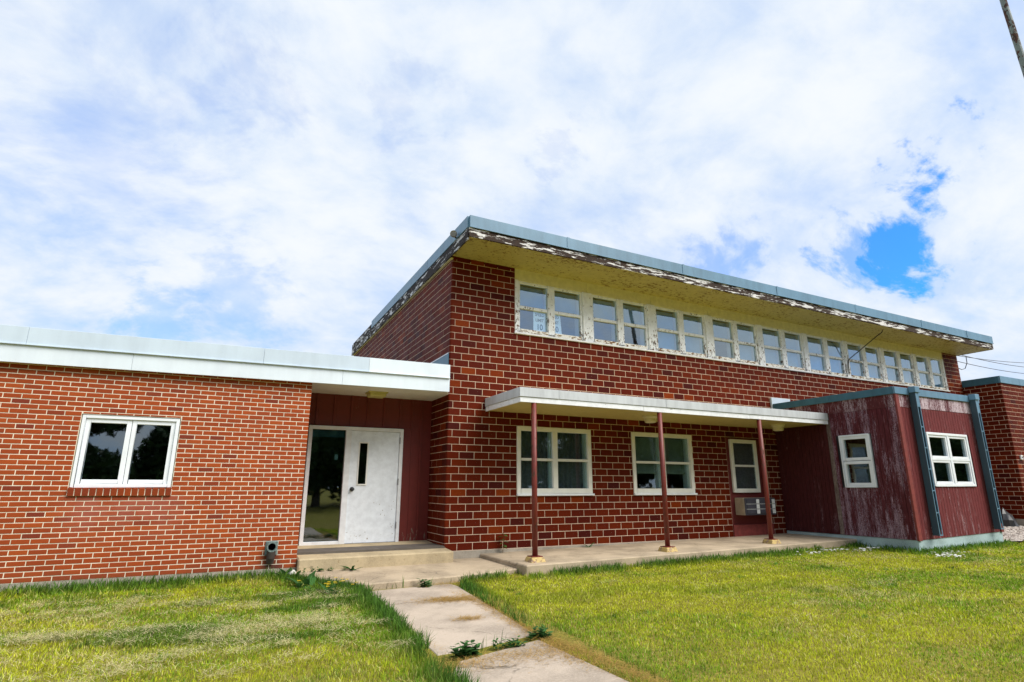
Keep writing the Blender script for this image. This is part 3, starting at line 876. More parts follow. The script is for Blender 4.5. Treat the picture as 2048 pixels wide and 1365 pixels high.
# small fixtures on the block
fl = thing('floodlight', (-0.12, -0.42, 5.84), 'small silver floodlight on the side edge of the high roof', 'lamp')
add('bracket', MB().tube([(-0.085, -0.42, 5.86), (-0.13, -0.44, 5.88), (-0.16, -0.46, 5.90)], 0.018, 8), 'dark_steel', fl)
add('lamp_head', MB().tube([(-0.13, -0.46, 5.93), (-0.17, -0.52, 5.90), (-0.20, -0.58, 5.86), (-0.205, -0.59, 5.857)], [0.03, 0.055, 0.07, 0.045], 12), 'steel_grey', fl)
tag(add('hanging_cable', MB().tube([(12.9, -0.74, 5.52), (12.90, -0.70, 5.46), (12.75, -0.5, 5.27), (12.45, -0.2, 4.93), (12.30, -0.04, 4.76), (12.22, -0.03, 4.68), (12.19, -0.025, 4.52), (12.19, -0.025, 4.3)], 0.014, 6), 'cable_black'),
    'dark cable hanging from the eaves across the upper windows', 'cable')

# ------------------------------------------------------------------ porch canopy
can = thing('porch_canopy', (4.8, -0.75, 0), 'flat white-edged porch canopy on three rusty red posts', 'canopy')
cx0, cx1, cy = 0.775, 8.842, -1.5
bx('deck', can, 'canopy_soffit_paint', cx0+0.03, cx1-0.01, cy+0.03, -0.003, 2.56, 2.775)
for i, (a, b) in enumerate(((cx0, 3.45), (3.45, 6.3), (6.3, cx1))):
    bx('edge_board', can, 'canopy_board_paint', a, b-0.005, cy+0.004, cy+0.029, 2.545-0.006*(i == 1), 2.638, 0.003)
for i, (a, b) in enumerate(((cx0-0.015, 1.55), (1.55, 4.0), (4.0, 6.6), (6.6, cx1))):
    bx('metal_edging', can, 'canopy_metal', a, b-0.004, cy-0.014+0.003*(i % 2), cy+0.0285, 2.64, 2.80, 0.003)
bx('edge_board', can, 'canopy_board_paint', cx0+0.002, cx0+0.029, cy+0.03, -0.004, 2.545, 2.638, 0.003)
bx('metal_edging', can, 'canopy_metal', cx0-0.014, cx0+0.029, cy+0.03, -0.55, 2.64, 2.80, 0.003)
bx('metal_edging', can, 'canopy_metal', cx0-0.012, cx0+0.029, -0.546, -0.004, 2.64, 2.80, 0.003)
for x in (1.065, 3.865, 6.61):
    zb = porch_z(x, 0)
    mb = MB(); s0, s1 = 0.14, 0.11
    v = [(x-s0, cy+0.05-s0, zb-0.02), (x+s0, cy+0.05-s0, zb-0.02), (x+s0, cy+0.05+s0, zb-0.02), (x-s0, cy+0.05+s0, zb-0.02),
         (x-s1, cy+0.05-s1, zb+0.075), (x+s1, cy+0.05-s1, zb+0.075), (x+s1, cy+0.05+s1, zb+0.075), (x-s1, cy+0.05+s1, zb+0.075)]
    mb.v = v; mb.f = [(0, 3, 2, 1), (4, 5, 6, 7), (0, 1, 5, 4), (1, 2, 6, 5), (2, 3, 7, 6), (3, 0, 4, 7)]; mb.t = [0.5]*6
    po = add('post', MB().tube([(x, cy+0.05, zb+0.08), (x, cy+0.05, 1.2), (x, cy+0.05, 2.575)], 0.046, 14), 'post_paint', can)
    for p in po.data.polygons: p.use_smooth = len(p.vertices) == 4
    add('base_block', mb, 'base_block_paint', po, 0.01)
    bx('base_plate', po, 'post_paint', x-0.095, x+0.095, cy-0.045, cy+0.145, zb+0.0755, zb+0.088)
for x, y in ((4.16, -0.82), (8.0, -0.80)):
    mb = MB().tube([(x, y, 2.562), (x, y, 2.53), (x, y, 2.50), (x, y, 2.43), (x, y, 2.415)], [0.16, 0.16, 0.12, 0.12, 0.09], 18)
    add('ceiling_light', mb, 'light_cream', can)

# ------------------------------------------------------------------ low brick wing on the left
h, b_ = 0.06773, 0.2032
YL, ZL, XL0, XL1 = -0.32, -0.0935, -9.6, -2.51
wing = thing('brick_wing', (-5, 3, 0), 'low orange brick wing with broad white metal fascia and recessed white door', 'building')
WO = [(-5.555, -4.335, 0.992, 2.108)]
wcore = core('wall', wing, 'mortar_cream', XL0, XL1-0.006, YL+0.004, YL+0.24, ZL, 2.80, WO)
wl = Wall((0, YL, ZL), (1, 0, 0), (0, -1, 0), 'orange_brick')
wl.run(XL0, XL1, 43, h, b_, (-5.954, -5.954+b_/2), [(a, b, c-ZL, d-ZL) for a, b, c, d in WO], tone_orange)
wr = Wall((XL1, 0, ZL), (0, 1, 0), (1, 0, 0), 'orange_brick')
wr.run(YL+0.055, 0.90, 43, h, b_, (-0.22, -0.12), (), tone_orange)
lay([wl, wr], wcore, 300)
bx('return_wall', wing, 'mortar_cream', XL1-0.22, XL1-0.006, YL+0.241, 0.93, ZL, 2.80)
bx('foundation', wing, 'foundation_grey', XL0, XL1-0.002, YL+0.004, YL+0.25, -0.6, ZL-0.003)
bx('rear_wall', wing, 'rear_brick', XL0+0.2, -0.01, 7.8, 8.0, -0.5, 2.83)
bx('west_wall', wing, 'rear_brick', XL0, XL0+0.19, YL+0.25, 8.0, -0.5, 2.83)
bx('floor', wing, 'interior_floor', XL0+0.2, -0.01, YL+0.25, 7.79, -0.1, 0.10)
bx('partition', wing, 'interior_plaster', XL0+0.2, -0.01, 3.4, 3.5, 0.101, 2.83)
tilt = lambda p: (p[0], p[1], p[2]+0.0085*(p[0]+2.0))
wroof = add('roof', MB().box(XL0, -0.024, 0.02, 8.1, 2.87, 3.245).box(XL0, -0.16, YL-0.07, 0.0195, 2.87, 3.245), 'roof_membrane', wing, 0, tilt)
wsoff = add('soffit', MB().prism([(XL0, -0.395), (-0.16, -0.395), (-0.005, 0.0), (-0.005, 0.96), (XL0, 0.96)], 2.822, 2.86), 'vinyl_cream', wing)
fs = [XL0, -7.4, -5.05, -2.05, -0.135]
for a, b in zip(fs[:-1], fs[1:]):
    bx('fascia_panel', wing, 'fascia_metal_white', a, b-0.003, -0.437, -0.40, 2.785, 3.032, 0.002, tilt)
fs = [XL0, -6.3, -3.3, -1.62, -0.137]
for i, (a, b) in enumerate(zip(fs[:-1], fs[1:])):
    mb = MB().box(a, b-0.003, -0.452, -0.40, 3.036, 3.286); mb.box(a, b-0.003, -0.468, -0.4525, 3.030, 3.046)
    add('metal_edging', mb, 'fascia_metal_pale' if i < 3 else 'fascia_metal_white', wing, 0.002, tilt)  # whiter last length paints in the sheen at the right end
# wing window
mb = MB(); ring(mb, -5.545, -4.345, 1.105, 2.10, 0.045, YL+0.012, YL+0.13)
wn = add('window', mb, 'vinyl_white', wing, 0.004)
for a, b in ((-5.498, -4.948), (-4.942, -4.392)):
    mb = MB(); ring(mb, a, b, 1.152, 2.053, 0.058, YL+0.035, YL+0.10)
    sash = add('sash', mb, 'vinyl_white', wn, 0.005)
    pane(wn, a+0.058, b-0.058, 1.21, 1.995, YL+0.065, 'glass_dark')
for i in range(15):
    w_ = 1.235/15; x = -5.556+i*w_
    M = Matrix.Translation((x+w_/2, YL-0.035, 1.043))@Matrix.Rotation(0.10, 4, 'X')
    mb = MB(); brick_into(mb, M, w_-0.011, 0.108, 0.18, round(rnd.uniform(0, 0.5), 1))
    link('sill_brick', mb.mesh('sill_brick', 'orange_brick', False), wn)
bx('sill_mortar', wn, 'mortar_cream', -5.555, -4.322, YL-0.026, YL+0.14, 0.994, 1.085)
# drain outlet
pp = thing('drain_pipe', (-2.90, YL, 0.15), 'grey-green drain pipe mouth sticking out of the brick wall by the step', 'pipe')
mb = MB(); n = 20
for (r0, r1, y0, y1) in ((0.075, 0.075, YL-0.11, YL+0.05), (0.055, 0.055, YL-0.11, YL+0.05)):
    i = len(mb.v)
    for k in range(n):
        t_ = 2*math.pi*k/n
        mb.v += [(-2.895+r0*math.cos(t_), y0, 0.235+r0*math.sin(t_)), (-2.895+r1*math.cos(t_), y1, 0.235+r1*math.sin(t_))]
    for k in range(n):
        k2 = (k+1) % n; mb.f.append((i+2*k, i+2*k2, i+2*k2+1, i+2*k+1)); mb.t.append(0.5)
for k in range(n):
    k2 = (k+1) % n; mb.f.append((2*k, 2*k2, 2*n+2*k2, 2*n+2*k)); mb.t.append(0.5)
add('pipe_mouth', mb, 'pipe_green_grey', pp)
bx('pipe_collar', pp, 'pipe_green_grey', -2.985, -2.805, YL-0.02, YL+0.02, 0.10, 0.315, 0.015)
add('pipe_bore_dark', MB().tube([(-2.895, YL-0.02, 0.235), (-2.895, YL+0.04, 0.235)], 0.054, 16), 'black_plastic', pp)  # black disc stands in for the shade inside the pipe

add('pipe_leg', MB().tube([(-2.895, YL-0.055, 0.17), (-2.895, YL-0.045, 0.08), (-2.895, YL-0.01, 0.0)], [0.062, 0.06, 0.05], 14), 'wet_stain', pp)
# entrance alcove
AB = 0.94
ent = bx('alcove_backing', wing, 'red_board_paint', XL1, -0.62, AB+0.03, AB+0.12, 2.225, 2.82)
add('alcove_backing', MB().box(-0.585, -0.003, AB+0.03, AB+0.12, 0.06, 2.82), 'red_board_paint', wing)
edges = [XL1+0.002, -2.23, -1.913, -1.596, -1.291, -0.968, -0.646, -0.41, -0.21, -0.004]
for a, b in zip(edges[:-1], edges[1:]):
    bot = 2.235 if b < -0.6 else 0.115
    if a < -0.6 and b > -0.6: bot = 2.235
    bx('board', wing, 'red_board_paint', a+0.002, b-0.002, AB+0.004+rnd.uniform(0, .003), AB+0.029, bot, 2.821)
    if a < -0.6 < b: bx('board', wing, 'red_board_paint', -0.585, b-0.002, AB+0.004, AB+0.029, 0.115, 2.233)
    bx('batten', wing, 'red_board_paint', b-0.03, b+0.012, AB-0.016, AB+0.003, bot, 2.82, 0.003) if b < -0.05 else None
fr = MB()
fx0, fx1, fz0, fz1 = -2.36, -0.59, 0.115, 2.215
fr.box(fx0, fx0+0.066, 0.86, 0.98, fz0, fz1); fr.box(fx1-0.066, fx1, 0.86, 0.98, fz0, fz1)
fr.box(fx0+0.066, fx1-0.066, 0.86, 0.98, 2.150, fz1); fr.box(-1.69, -1.583, 0.86, 0.98, fz0, 2.149)
fr.box(fx0+0.066, -1.691, 0.86, 0.98, fz0, 0.172)
add('door_frame', fr, 'trim_paint_white', wing, 0.004)
sl = pane(wing, fx0+0.066, -1.69, 0.172, 2.150, 0.915, 'glass_dark'); sl.name = 'sidelight'
bl = MB()
for k in range(6): bl.box(fx0+0.075, -1.70, 0.95, 0.962, 2.135-0.02*(k+1), 2.133-0.02*k)
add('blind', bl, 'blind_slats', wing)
bx('notice', sl, 'sign_white', -1.86, -1.80, 0.925, 0.927, 1.60, 1.70)
dmb = MB()
d0, d1, dz0, dz1 = -1.578, -0.660, 0.128, 2.146
wx0, wx1, wz0, wz1 = -1.422, -1.265, 1.160, 1.925
dmb.box(d0, wx0, 0.885, 0.93, dz0, dz1); dmb.box(wx1, d1, 0.885, 0.93, dz0, dz1)
dmb.box(wx0, wx1, 0.885, 0.93, dz0, wz0); dmb.box(wx0, wx1, 0.885, 0.93, wz1, dz1)
door = add('door', dmb, 'door_paint', wing)
mb = MB(); ring(mb, wx0-0.018, wx1+0.018, wz0-0.018, wz1+0.018, 0.026, 0.874, 0.884)
add('vision_frame', mb, 'vinyl_cream', door, 0.003)
pane(door, wx0, wx1, wz0, wz1, 0.905, 'glass_dark')
kn = add('door_knob', MB().tube([(-1.512, 0.884, 1.075), (-1.512, 0.872, 1.075), (-1.512, 0.870, 1.075), (-1.512, 0.845, 1.075), (-1.512, 0.835, 1.075), (-1.512, 0.815, 1.075), (-1.512, 0.808, 1.075)], [0.040, 0.040, 0.016, 0.016, 0.030, 0.032, 0.018], 16), 'dark_steel', door)
for z in (0.36, 1.15, 1.93):
    add('hinge', MB().tube([(-0.655, 0.862, z), (-0.655, 0.862, z+0.12)], 0.010, 8), 'steel_grey', door)
bx('threshold', wing, 'steel_grey', d0, d1, 0.85, 0.97, 0.108, 0.126)
lt = bx('ceiling_light', wing, 'light_yellowed', -1.43, -1.12, 0.24, 0.52, 2.735, 2.8215, 0.02)
bx('light_rim', lt, 'light_yellowed', -1.455, -1.095, 0.215, 0.545, 2.800, 2.8217, 0.004)

# ------------------------------------------------------------------ wood-sided addition
AX0, AX1, AY = 8.85, 12.05, -3.07
addn = thing('wood_addition', (10.5, -1.5, 0), 'maroon plywood-sided box addition with flaking paint and blue metal roof edge', 'building')
zbot = lambda x: 0.104+0.024*(x-AX0)
bx('foundation', addn, 'foundation_teal', AX0+0.012, AX1-0.012, AY+0.012, -0.014, -0.6, 0.10, 0.01)
fo = add('foundation_cap', MB().prism([(AX0+0.0125, AY+0.0125), (AX1-0.0125, AY+0.0125), (AX1-0.0125, AY+0.3), (AX0+0.0125, AY+0.3)], 0.06, lambda x, y: zbot(x)-0.004), 'foundation_teal', addn)
FW = (9.715, 11.295, 1.145, 2.28)
SW = (-2.41, -1.70, 1.12, 2.265)
bx('frame_body', addn, 'black_plastic', AX0+0.02, FW[0], AY+0.02, AY+0.10, 0.2, 3.1)
bx('frame_body', addn, 'black_plastic', FW[1], AX1-0.02, AY+0.02, AY+0.10, 0.2, 3.1)
bx('frame_body', addn, 'black_plastic', FW[0], FW[1], AY+0.02, AY+0.10, 0.2, FW[2])
bx('frame_body', addn, 'black_plastic', FW[0], FW[1], AY+0.02, AY+0.10, FW[3], 3.1)
bx('frame_body', addn, 'black_plastic', AX0+0.02, AX0+0.10, AY+0.101, SW[0], 0.11, 3.1)
bx('frame_body', addn, 'black_plastic', AX0+0.02, AX0+0.10, SW[1], -0.014, 0.11, 3.1)
bx('frame_body', addn, 'black_plastic', AX0+0.02, AX0+0.10, SW[0], SW[1], 0.11, SW[2])
bx('frame_body', addn, 'black_plastic', AX0+0.02, AX0+0.10, SW[0], SW[1], SW[3], 3.1)
bx('east_wall', addn, 'siding_front', AX1-0.10, AX1, AY+0.101, -0.014, 0.15, 3.1)
bx('floor', addn, 'interior_floor', AX0+0.101, AX1-0.101, AY+0.101, -0.014, 0.11, 0.18)
bx('roof', addn, 'roof_membrane', AX0+0.005, AX1-0.005, AY+0.005, -0.014, 3.105, 3.16)
x = AX0+0.10; k = 0
while x < AX1-0.12:                                  # grooved boards of the front
    e = min(x+0.1016, AX1-0.10)
    for (z0, z1) in ([(zbot(x), 2.775)] if (e <= FW[0] or x >= FW[1]) else [(zbot(x), FW[2]), (FW[3], 2.775)]):
        xa, xb = x, e
        bx('plank', addn, 'siding_front', xa+0.005, xb-0.005, AY+rnd.uniform(0, .0015), AY+0.019, z0, z1)
    x = e
    k += 1
y = AY+0.02
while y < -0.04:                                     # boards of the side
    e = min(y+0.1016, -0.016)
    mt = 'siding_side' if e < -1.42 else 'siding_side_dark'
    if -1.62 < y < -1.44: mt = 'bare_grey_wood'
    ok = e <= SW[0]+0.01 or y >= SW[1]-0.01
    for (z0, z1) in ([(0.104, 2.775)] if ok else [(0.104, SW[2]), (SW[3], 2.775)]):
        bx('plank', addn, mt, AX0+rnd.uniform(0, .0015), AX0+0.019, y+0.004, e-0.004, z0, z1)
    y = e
bx('frieze', addn, 'frieze_weathered', AX0+0.101, AX1-0.09, AY-0.006, AY+0.019, 2.777, 3.06, 0.002)
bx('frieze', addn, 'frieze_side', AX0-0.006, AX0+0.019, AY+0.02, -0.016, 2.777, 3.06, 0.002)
bx('corner_trim', addn, 'corner_trim_red', AX0-0.012, AX0+0.10, AY-0.022, AY-0.0005, 0.09, 3.05, 0.004)
bx('corner_trim', addn, 'corner_trim_red', AX0-0.013, AX0-0.0005, AY, AY+0.02, 0.09, 3.05, 0.002)
bx('corner_trim', addn, 'corner_trim_red', AX1-0.09, AX1+0.014, AY-0.022, AY+0.04, 0.17, 3.05, 0.004)
for a, b in ((AX0-0.035, 10.4), (10.4, AX1+0.035)):
    bx('metal_edging', addn, 'flashing_blue', a, b-0.004, AY-0.038, AY+0.004, 3.045, 3.192, 0.003)
for a, b in ((AY+0.005, -1.6), (-1.6, -0.06)):
    bx('metal_edging', addn, 'flashing_blue_shaded', AX0-0.038, AX0+0.004, a, b-0.004, 3.045+0.0, 3.20, 0.003)
bx('end_flashing', addn, 'fascia_metal_pale', AX0-0.05, AX0+0.65, -0.055, -0.006, 3.06, 3.37, 0.003)
bx('metal_edging', addn, 'flashing_blue_shaded', AX1-0.004, AX1+0.038, AY+0.005, -0.06, 3.045, 3.19, 0.003)
# windows of the addition
mb = MB(); ring(mb, FW[0]+0.004, FW[1]-0.004, FW[2]+0.004, FW[3]-0.004, 0.05, AY-0.025, AY+0.09)
wn = add('window', mb, 'vinyl_white', addn, 0.004)
fxm, fzm = (FW[0]+FW[1])/2, (FW[2]+FW[3])/2
bx('mullion', wn, 'vinyl_white', fxm-0.03, fxm+0.03, AY-0.022, AY+0.09, FW[2]+0.055, FW[3]-0.055, 0.004)
for a, b in ((FW[0]+0.054, fxm-0.03), (fxm+0.03, FW[1]-0.054)):
    for c, d in ((FW[2]+0.054, fzm-0.02), (fzm+0.02, FW[3]-0.054)):
        mb = MB(); ring(mb, a, b, c, d, 0.05, AY-0.008, AY+0.08)
        add('sash', mb, 'vinyl_white', wn, 0.004)
        pane(wn, a+0.05, b-0.05, c+0.05, d-0.05, AY+0.03, 'glass_dark')
bx('transom', wn, 'vinyl_white', FW[0]+0.054, FW[1]-0.054, AY-0.018, AY+0.09, fzm-0.02, fzm+0.02)
def yring(mb, y0, y1, z0, z1, wd, x0, x1):
    mb.box(x0, x1, y0, y0+wd, z0, z1); mb.box(x0, x1, y1-wd, y1, z0, z1)
    mb.box(x0, x1, y0+wd, y1-wd, z0, z0+wd); mb.box(x0, x1, y0+wd, y1-wd, z1-wd, z1)
mb = MB(); yring(mb, SW[0]+0.003, SW[1]-0.003, SW[2]+0.003, SW[3]-0.003, 0.035, AX0-0.025, AX0+0.09)
wn = add('window', mb, 'vinyl_white', addn, 0.004)
szm = (SW[2]+SW[3])/2
for c, d in ((SW[2]+0.038, szm-0.008), (szm+0.008, SW[3]-0.038)):
    mb = MB(); yring(mb, SW[0]+0.038, SW[1]-0.038, c, d, 0.062, AX0-0.012, AX0+0.08)
    add('sash', mb, 'vinyl_white', wn, 0.004)
    bx('pane', wn, 'glass_dark', AX0+0.03, AX0+0.036, SW[0]+0.1, SW[1]-0.1, c+0.062, d-0.062)
bx('darkening_sheet', addn, 'curtain_grey', AX0+0.22, AX0+0.23, SW[0]-0.3, SW[1]+0.3, 0.9, 2.6)  # added sheet that darkens the view through the side window
bx('darkening_sheet', addn, 'curtain_grey', FW[0]-0.3, FW[1]+0.3, AY+0.5, AY+0.51, 0.8, 2.7)  # added sheet, keeps the front window dark inside
# slotted metal channels down the front
for x in (9.36, 11.70):
    ch = thing('metal_channel', (x, AY-0.1, 0.2), ('slotted blue metal channel down the addition front, left of its window' if x < 10 else 'slotted blue metal channel down the addition front, right of its window'), 'downspout', 'channels on the addition front')
    zb = zbot(x)+0.07
    bx('channel_web', ch, 'channel_shaded', x-0.045, x-0.037, AY-0.155, AY-0.03, zb, 3.10)
    bx('channel_back', ch, 'flashing_blue_shaded', x-0.036, x+0.070, AY-0.036, AY-0.028, zb+0.03, 3.04)
    bx('channel_flange', ch, 'flashing_blue', x-0.036, x-0.018, AY-0.155, AY-0.143, zb, 3.10)
    bx('channel_flange', ch, 'flashing_blue', x+0.058, x+0.076, AY-0.155, AY-0.143, zb, 3.10)
    bx('channel_web', ch, 'flashing_blue', x+0.071, x+0.076, AY-0.142, AY-0.03, zb+0.12, 3.10)
    n = 6
    for k in range(n+1):
        z = zb+(2.78-zb)*k/n
        bx('cross_tie', ch, 'flashing_blue', x-0.017, x+0.057, AY-0.154, AY-0.144, z, z+0.022)
    bx('upper_plate', ch, 'flashing_blue', x-0.017, x+0.057, AY-0.1535, AY-0.1445, 2.803, 3.10)
    bx('dark_inset', ch, 'black_plastic', x-0.035, x+0.070, AY-0.125, AY-0.12, zb+0.02, 3.05)
    bx('head_cap', ch, 'flashing_blue', x-0.070, x+0.10, AY-0.180, AY-0.04, 3.085, 3.215, 0.006)

# ------------------------------------------------------------------ far right wing
rw = thing('glazed_brick_wing', (22, 3, 0), 'lower dark red brick wing with blue metal roof edge at the far right', 'building')
RXW, RYW, RB = 18.15, -1.04, 0.20
rcore = bx('wall', rw, 'mortar_tan', RXW+0.004, 31.9, RYW+0.004, 8.0, RB, 4.36)
wa = Wall((RXW, 0, RB), (0, -1, 0), (-1, 0, 0), 'glazed_brick')
wa.run(-0.2, 1.04+JOINT/2+0.0005, 31, H, B, (0.03, 0.03+B/2), (), tone_main)
wb = Wall((0, RYW, RB), (1, 0, 0), (0, -1, 0), 'glazed_brick')
wb.run(RXW+0.052, 31.9, 31, H, B, (RXW+0.1, RXW+0.1+B/2), (), tone_main)
lay([wa, wb], rcore, 250)
bx('foundation', rw, 'foundation_grey', RXW-0.004, 31.9, RYW-0.006, 8.0, -0.6, RB-0.003)
bx('roof', rw, 'roof_membrane', RXW+0.02, 31.9, RYW+0.02, 8.0, 4.40, 4.55)
for a, b in ((RXW-0.03, 19.3), (19.3, 21.2), (21.2, 24.2), (24.2, 27.2), (27.2, 31.9)):
    bx('metal_edging', rw, 'flashing_blue', a, b-0.005, RYW-0.035, RYW+0.019, 4.355, 4.575, 0.003)
bx('metal_edging', rw, 'flashing_blue_shaded', RXW-0.032, RXW+0.019, RYW+0.02, 0.0, 4.355, 4.575, 0.003)
ob = bx('outlet_box', rw, 'outlet_white', 18.37, 18.50, RYW-0.04, RYW-0.002, 1.97, 2.10, 0.006)
add('outlet_hole', MB().tube([(18.435, RYW-0.041, 2.035), (18.435, RYW-0.044, 2.035)], 0.03, 12), 'black_plastic', ob)
# black heap by the wing's foundation
mb = MB(); ang = np.linspace(0, 2*math.pi, 15)[:-1]
rings_ = [(1.0, 0.0), (0.92, 0.18), (0.62, 0.34), (0.25, 0.46), (0.04, 0.50)]
for r_, z in rings_:
    for a in ang:
        q = r_*(1+0.16*math.sin(3*a+z*9)+0.08*math.sin(7*a))
        mb.v.append((17.55+0.42*q*math.cos(a)-0.10*z, -0.72+0.24*q*math.sin(a), 0.0+z*(1+0.1*math.sin(2*a))))
nA = len(ang)
for k in range(len(rings_)-1):
    for j in range(nA):
        j2 = (j+1) % nA; mb.f.append((k*nA+j, k*nA+j2, (k+1)*nA+j2, (k+1)*nA+j)); mb.t.append(0.5)
mb.f.append(tuple((len(rings_)-1)*nA+j for j in range(nA))); mb.t.append(0.5)
tag(add('plastic_heap', mb, 'black_plastic'), 'crumpled black plastic heap at the foot of the far right wing', 'bag')

# service wires and the rusty pole
def ray_at(px, py, axis, val):
    d = R2*(px-1024)/F_PX-U2*(py-682.5)/F_PX+_f
    t = (val-CAM[axis])/d[axis]
    return CAM+t*d
def wire(p, q, label, ext=1.6, sag=0.15, r=0.011):
    p = np.array(p); q = p+(np.array(q)-p)*ext
    pts = []
    for s in np.linspace(0, 1, 14):
        z = p+(q-p)*s; z = z.copy(); z[2] -= sag*4*s*(1-s); pts.append(tuple(z))
    tag(add('service_wire', MB().tube(pts, r, 5), 'cable_black'), label, 'wire', 'overhead service wires')
A = (18.30, 0.35, 5.42)
wire((18.22, 0.2, 5.62), ray_at(2048, 728, 1, 1.0), 'middle overhead wire running from the high roof to the right')
wire((18.24, 0.5, 5.66), ray_at(2048, 720, 1, 1.6), 'topmost overhead wire running from the high roof to the right')
wire(A, ray_at(2048, 741, 1, 1.0), 'lowest overhead wire starting at the wall bracket')
sb = thing('service_bracket', (18.15, 0.3, 5.3), 'small black wire bracket with drip loop at the end of the brick wall', 'bracket')
add('insulator', MB().tube([(18.12, 0.3, 5.36), (18.24, 0.33, 5.38), (18.30, 0.35, 5.42)], [0.03, 0.035, 0.025], 8), 'cable_black', sb)
add('drip_loop', MB().tube([(18.18, 0.3, 5.33), (18.35, 0.2, 5.12), (18.5, 0.1, 5.02), (18.62, 0.05, 5.06), (18.70, 0.0, 5.25), (18.72, 0.0, 5.50)], 0.012, 6), 'cable_black', sb)
add('drop_wire', MB().tube([(18.20, 0.31, 5.36), (18.19, 0.3, 4.9), (18.17, 0.28, 4.5)], 0.008, 5), 'cable_black', sb)
p0 = ray_at(2006, 0, 1, -6.2); p1 = ray_at(2049, 134, 1, -6.2)
dirp = (p0-p1)/(p0[2]-p1[2])
tag(add('metal_pole', MB().tube([tuple(p1+dirp*(zz-p1[2])) for zz in (-0.4, 2, 4, 6, 8, 9.5, 11)], [0.075, 0.07, 0.066, 0.062, 0.058, 0.055, 0.05], 14), 'pole_paint'),
    'tall rusty metal pole with peeling paint, cut off by the photo corner', 'pole')

# ------------------------------------------------------------------ trees across the street (seen in the window glass)
def tree_mesh(seed, ht, rad):
    r = np.random.default_rng(seed)
    trunk = MB(); pts = [(0, 0, -0.3), (0.05, 0.02, ht*0.2), (0.1, -0.05, ht*0.45), (0.02, 0.05, ht*0.8)]
    trunk.tube(pts, [0.34, 0.26, 0.18, 0.05], 9)
    ends = []
    for k in range(9):
        a = r.uniform(0, 6.28); z0 = ht*r.uniform(0.06, 0.5); L = rad*r.uniform(0.55, 0.95)
        e = (L*math.cos(a), L*math.sin(a), z0+L*r.uniform(0.35, 0.9))
        trunk.tube([(0.05, 0, z0), (e[0]*0.5, e[1]*0.5, z0+(e[2]-z0)*0.6), e], [0.12, 0.08, 0.025], 6); ends.append(e)
    cents = [np.array(e) for e in ends]+[np.array([r.normal(0, rad*0.35), r.normal(0, rad*0.35), ht*r.uniform(0.08, 0.95)]) for _ in range(24)]
    V = []; T = []
    for c in cents:
        cr = rad*r.uniform(0.30, 0.46); n = 800
        d = r.normal(size=(n, 3)); d /= np.linalg.norm(d, axis=1)[:, None]
        p = c+d*cr*(r.random((n, 1))**0.4)*np.array([1, 1, 0.8])
        nrm = r.normal(size=(n, 3)); nrm /= np.linalg.norm(nrm, axis=1)[:, None]
        t = np.cross(nrm, r.normal(size=(n, 3))); t /= np.linalg.norm(t, axis=1)[:, None]; bq = np.cross(nrm, t)
        s = r.uniform(0.14, 0.30, (n, 1))
        V.append(np.stack([p-t*s, p+bq*s*0.5, p+t*s, p-bq*s*0.5], 1)); T.append(r.random(n))
    V = np.concatenate(V).reshape(-1, 3); T = np.concatenate(T)
    me = bpy.data.meshes.new('crown'); nF = len(T)
    fast_mesh(me, V, 4, nF)
    at = me.attributes.new('tone', 'FLOAT', 'FACE'); at.data.foreach_set('value', T.astype(np.float32))
    me.materials.append(MATS['tree_leaf'])
    return trunk.mesh('trunk', 'bark'), me
def fast_mesh(me, V, n, nF, loops=None):
    me.vertices.add(len(V)); me.vertices.foreach_set('co', V.astype(np.float32).ravel())
    li = np.arange(nF*n, dtype=np.int32) if loops is None else loops.astype(np.int32).ravel()
    me.loops.add(nF*n); me.loops.foreach_set('vertex_index', li)
    me.polygons.add(nF)
    me.polygons.foreach_set('loop_start', np.arange(0, nF*n, n, dtype=np.int32))
    me.polygons.foreach_set('loop_total', np.full(nF, n, dtype=np.int32))
    me.update(calc_edges=True)
TM = [tree_mesh(s, hh, rr) for s, hh, rr in ((3, 11, 4.2), (5, 9.5, 3.8), (8, 12.5, 4.6))]
for i, (x, y) in enumerate(((-17.5, -31), (-12.2, -29), (-3.2, -31), (2.2, -30), (7.5, -33), (12.5, -30), (17.5, -32), (22.5, -30), (28, -33), (34, -31), (40, -34), (47, -32), (54, -34), (61, -33), (68, -36), (75, -35))):
    t = thing('broadleaf_tree', (x, y, float(gz(x, y))), 'leafy tree across the street, mirrored in the window glass', 'tree', 'trees across the street')
    t.rotation_euler = (0, 0, i*1.3)
    tr, cr = TM[i % 3]
    for nm, me in (('trunk', tr), ('crown', cr)):
        o = bpy.data.objects.new(nm, me); COL.objects.link(o); o.parent = t

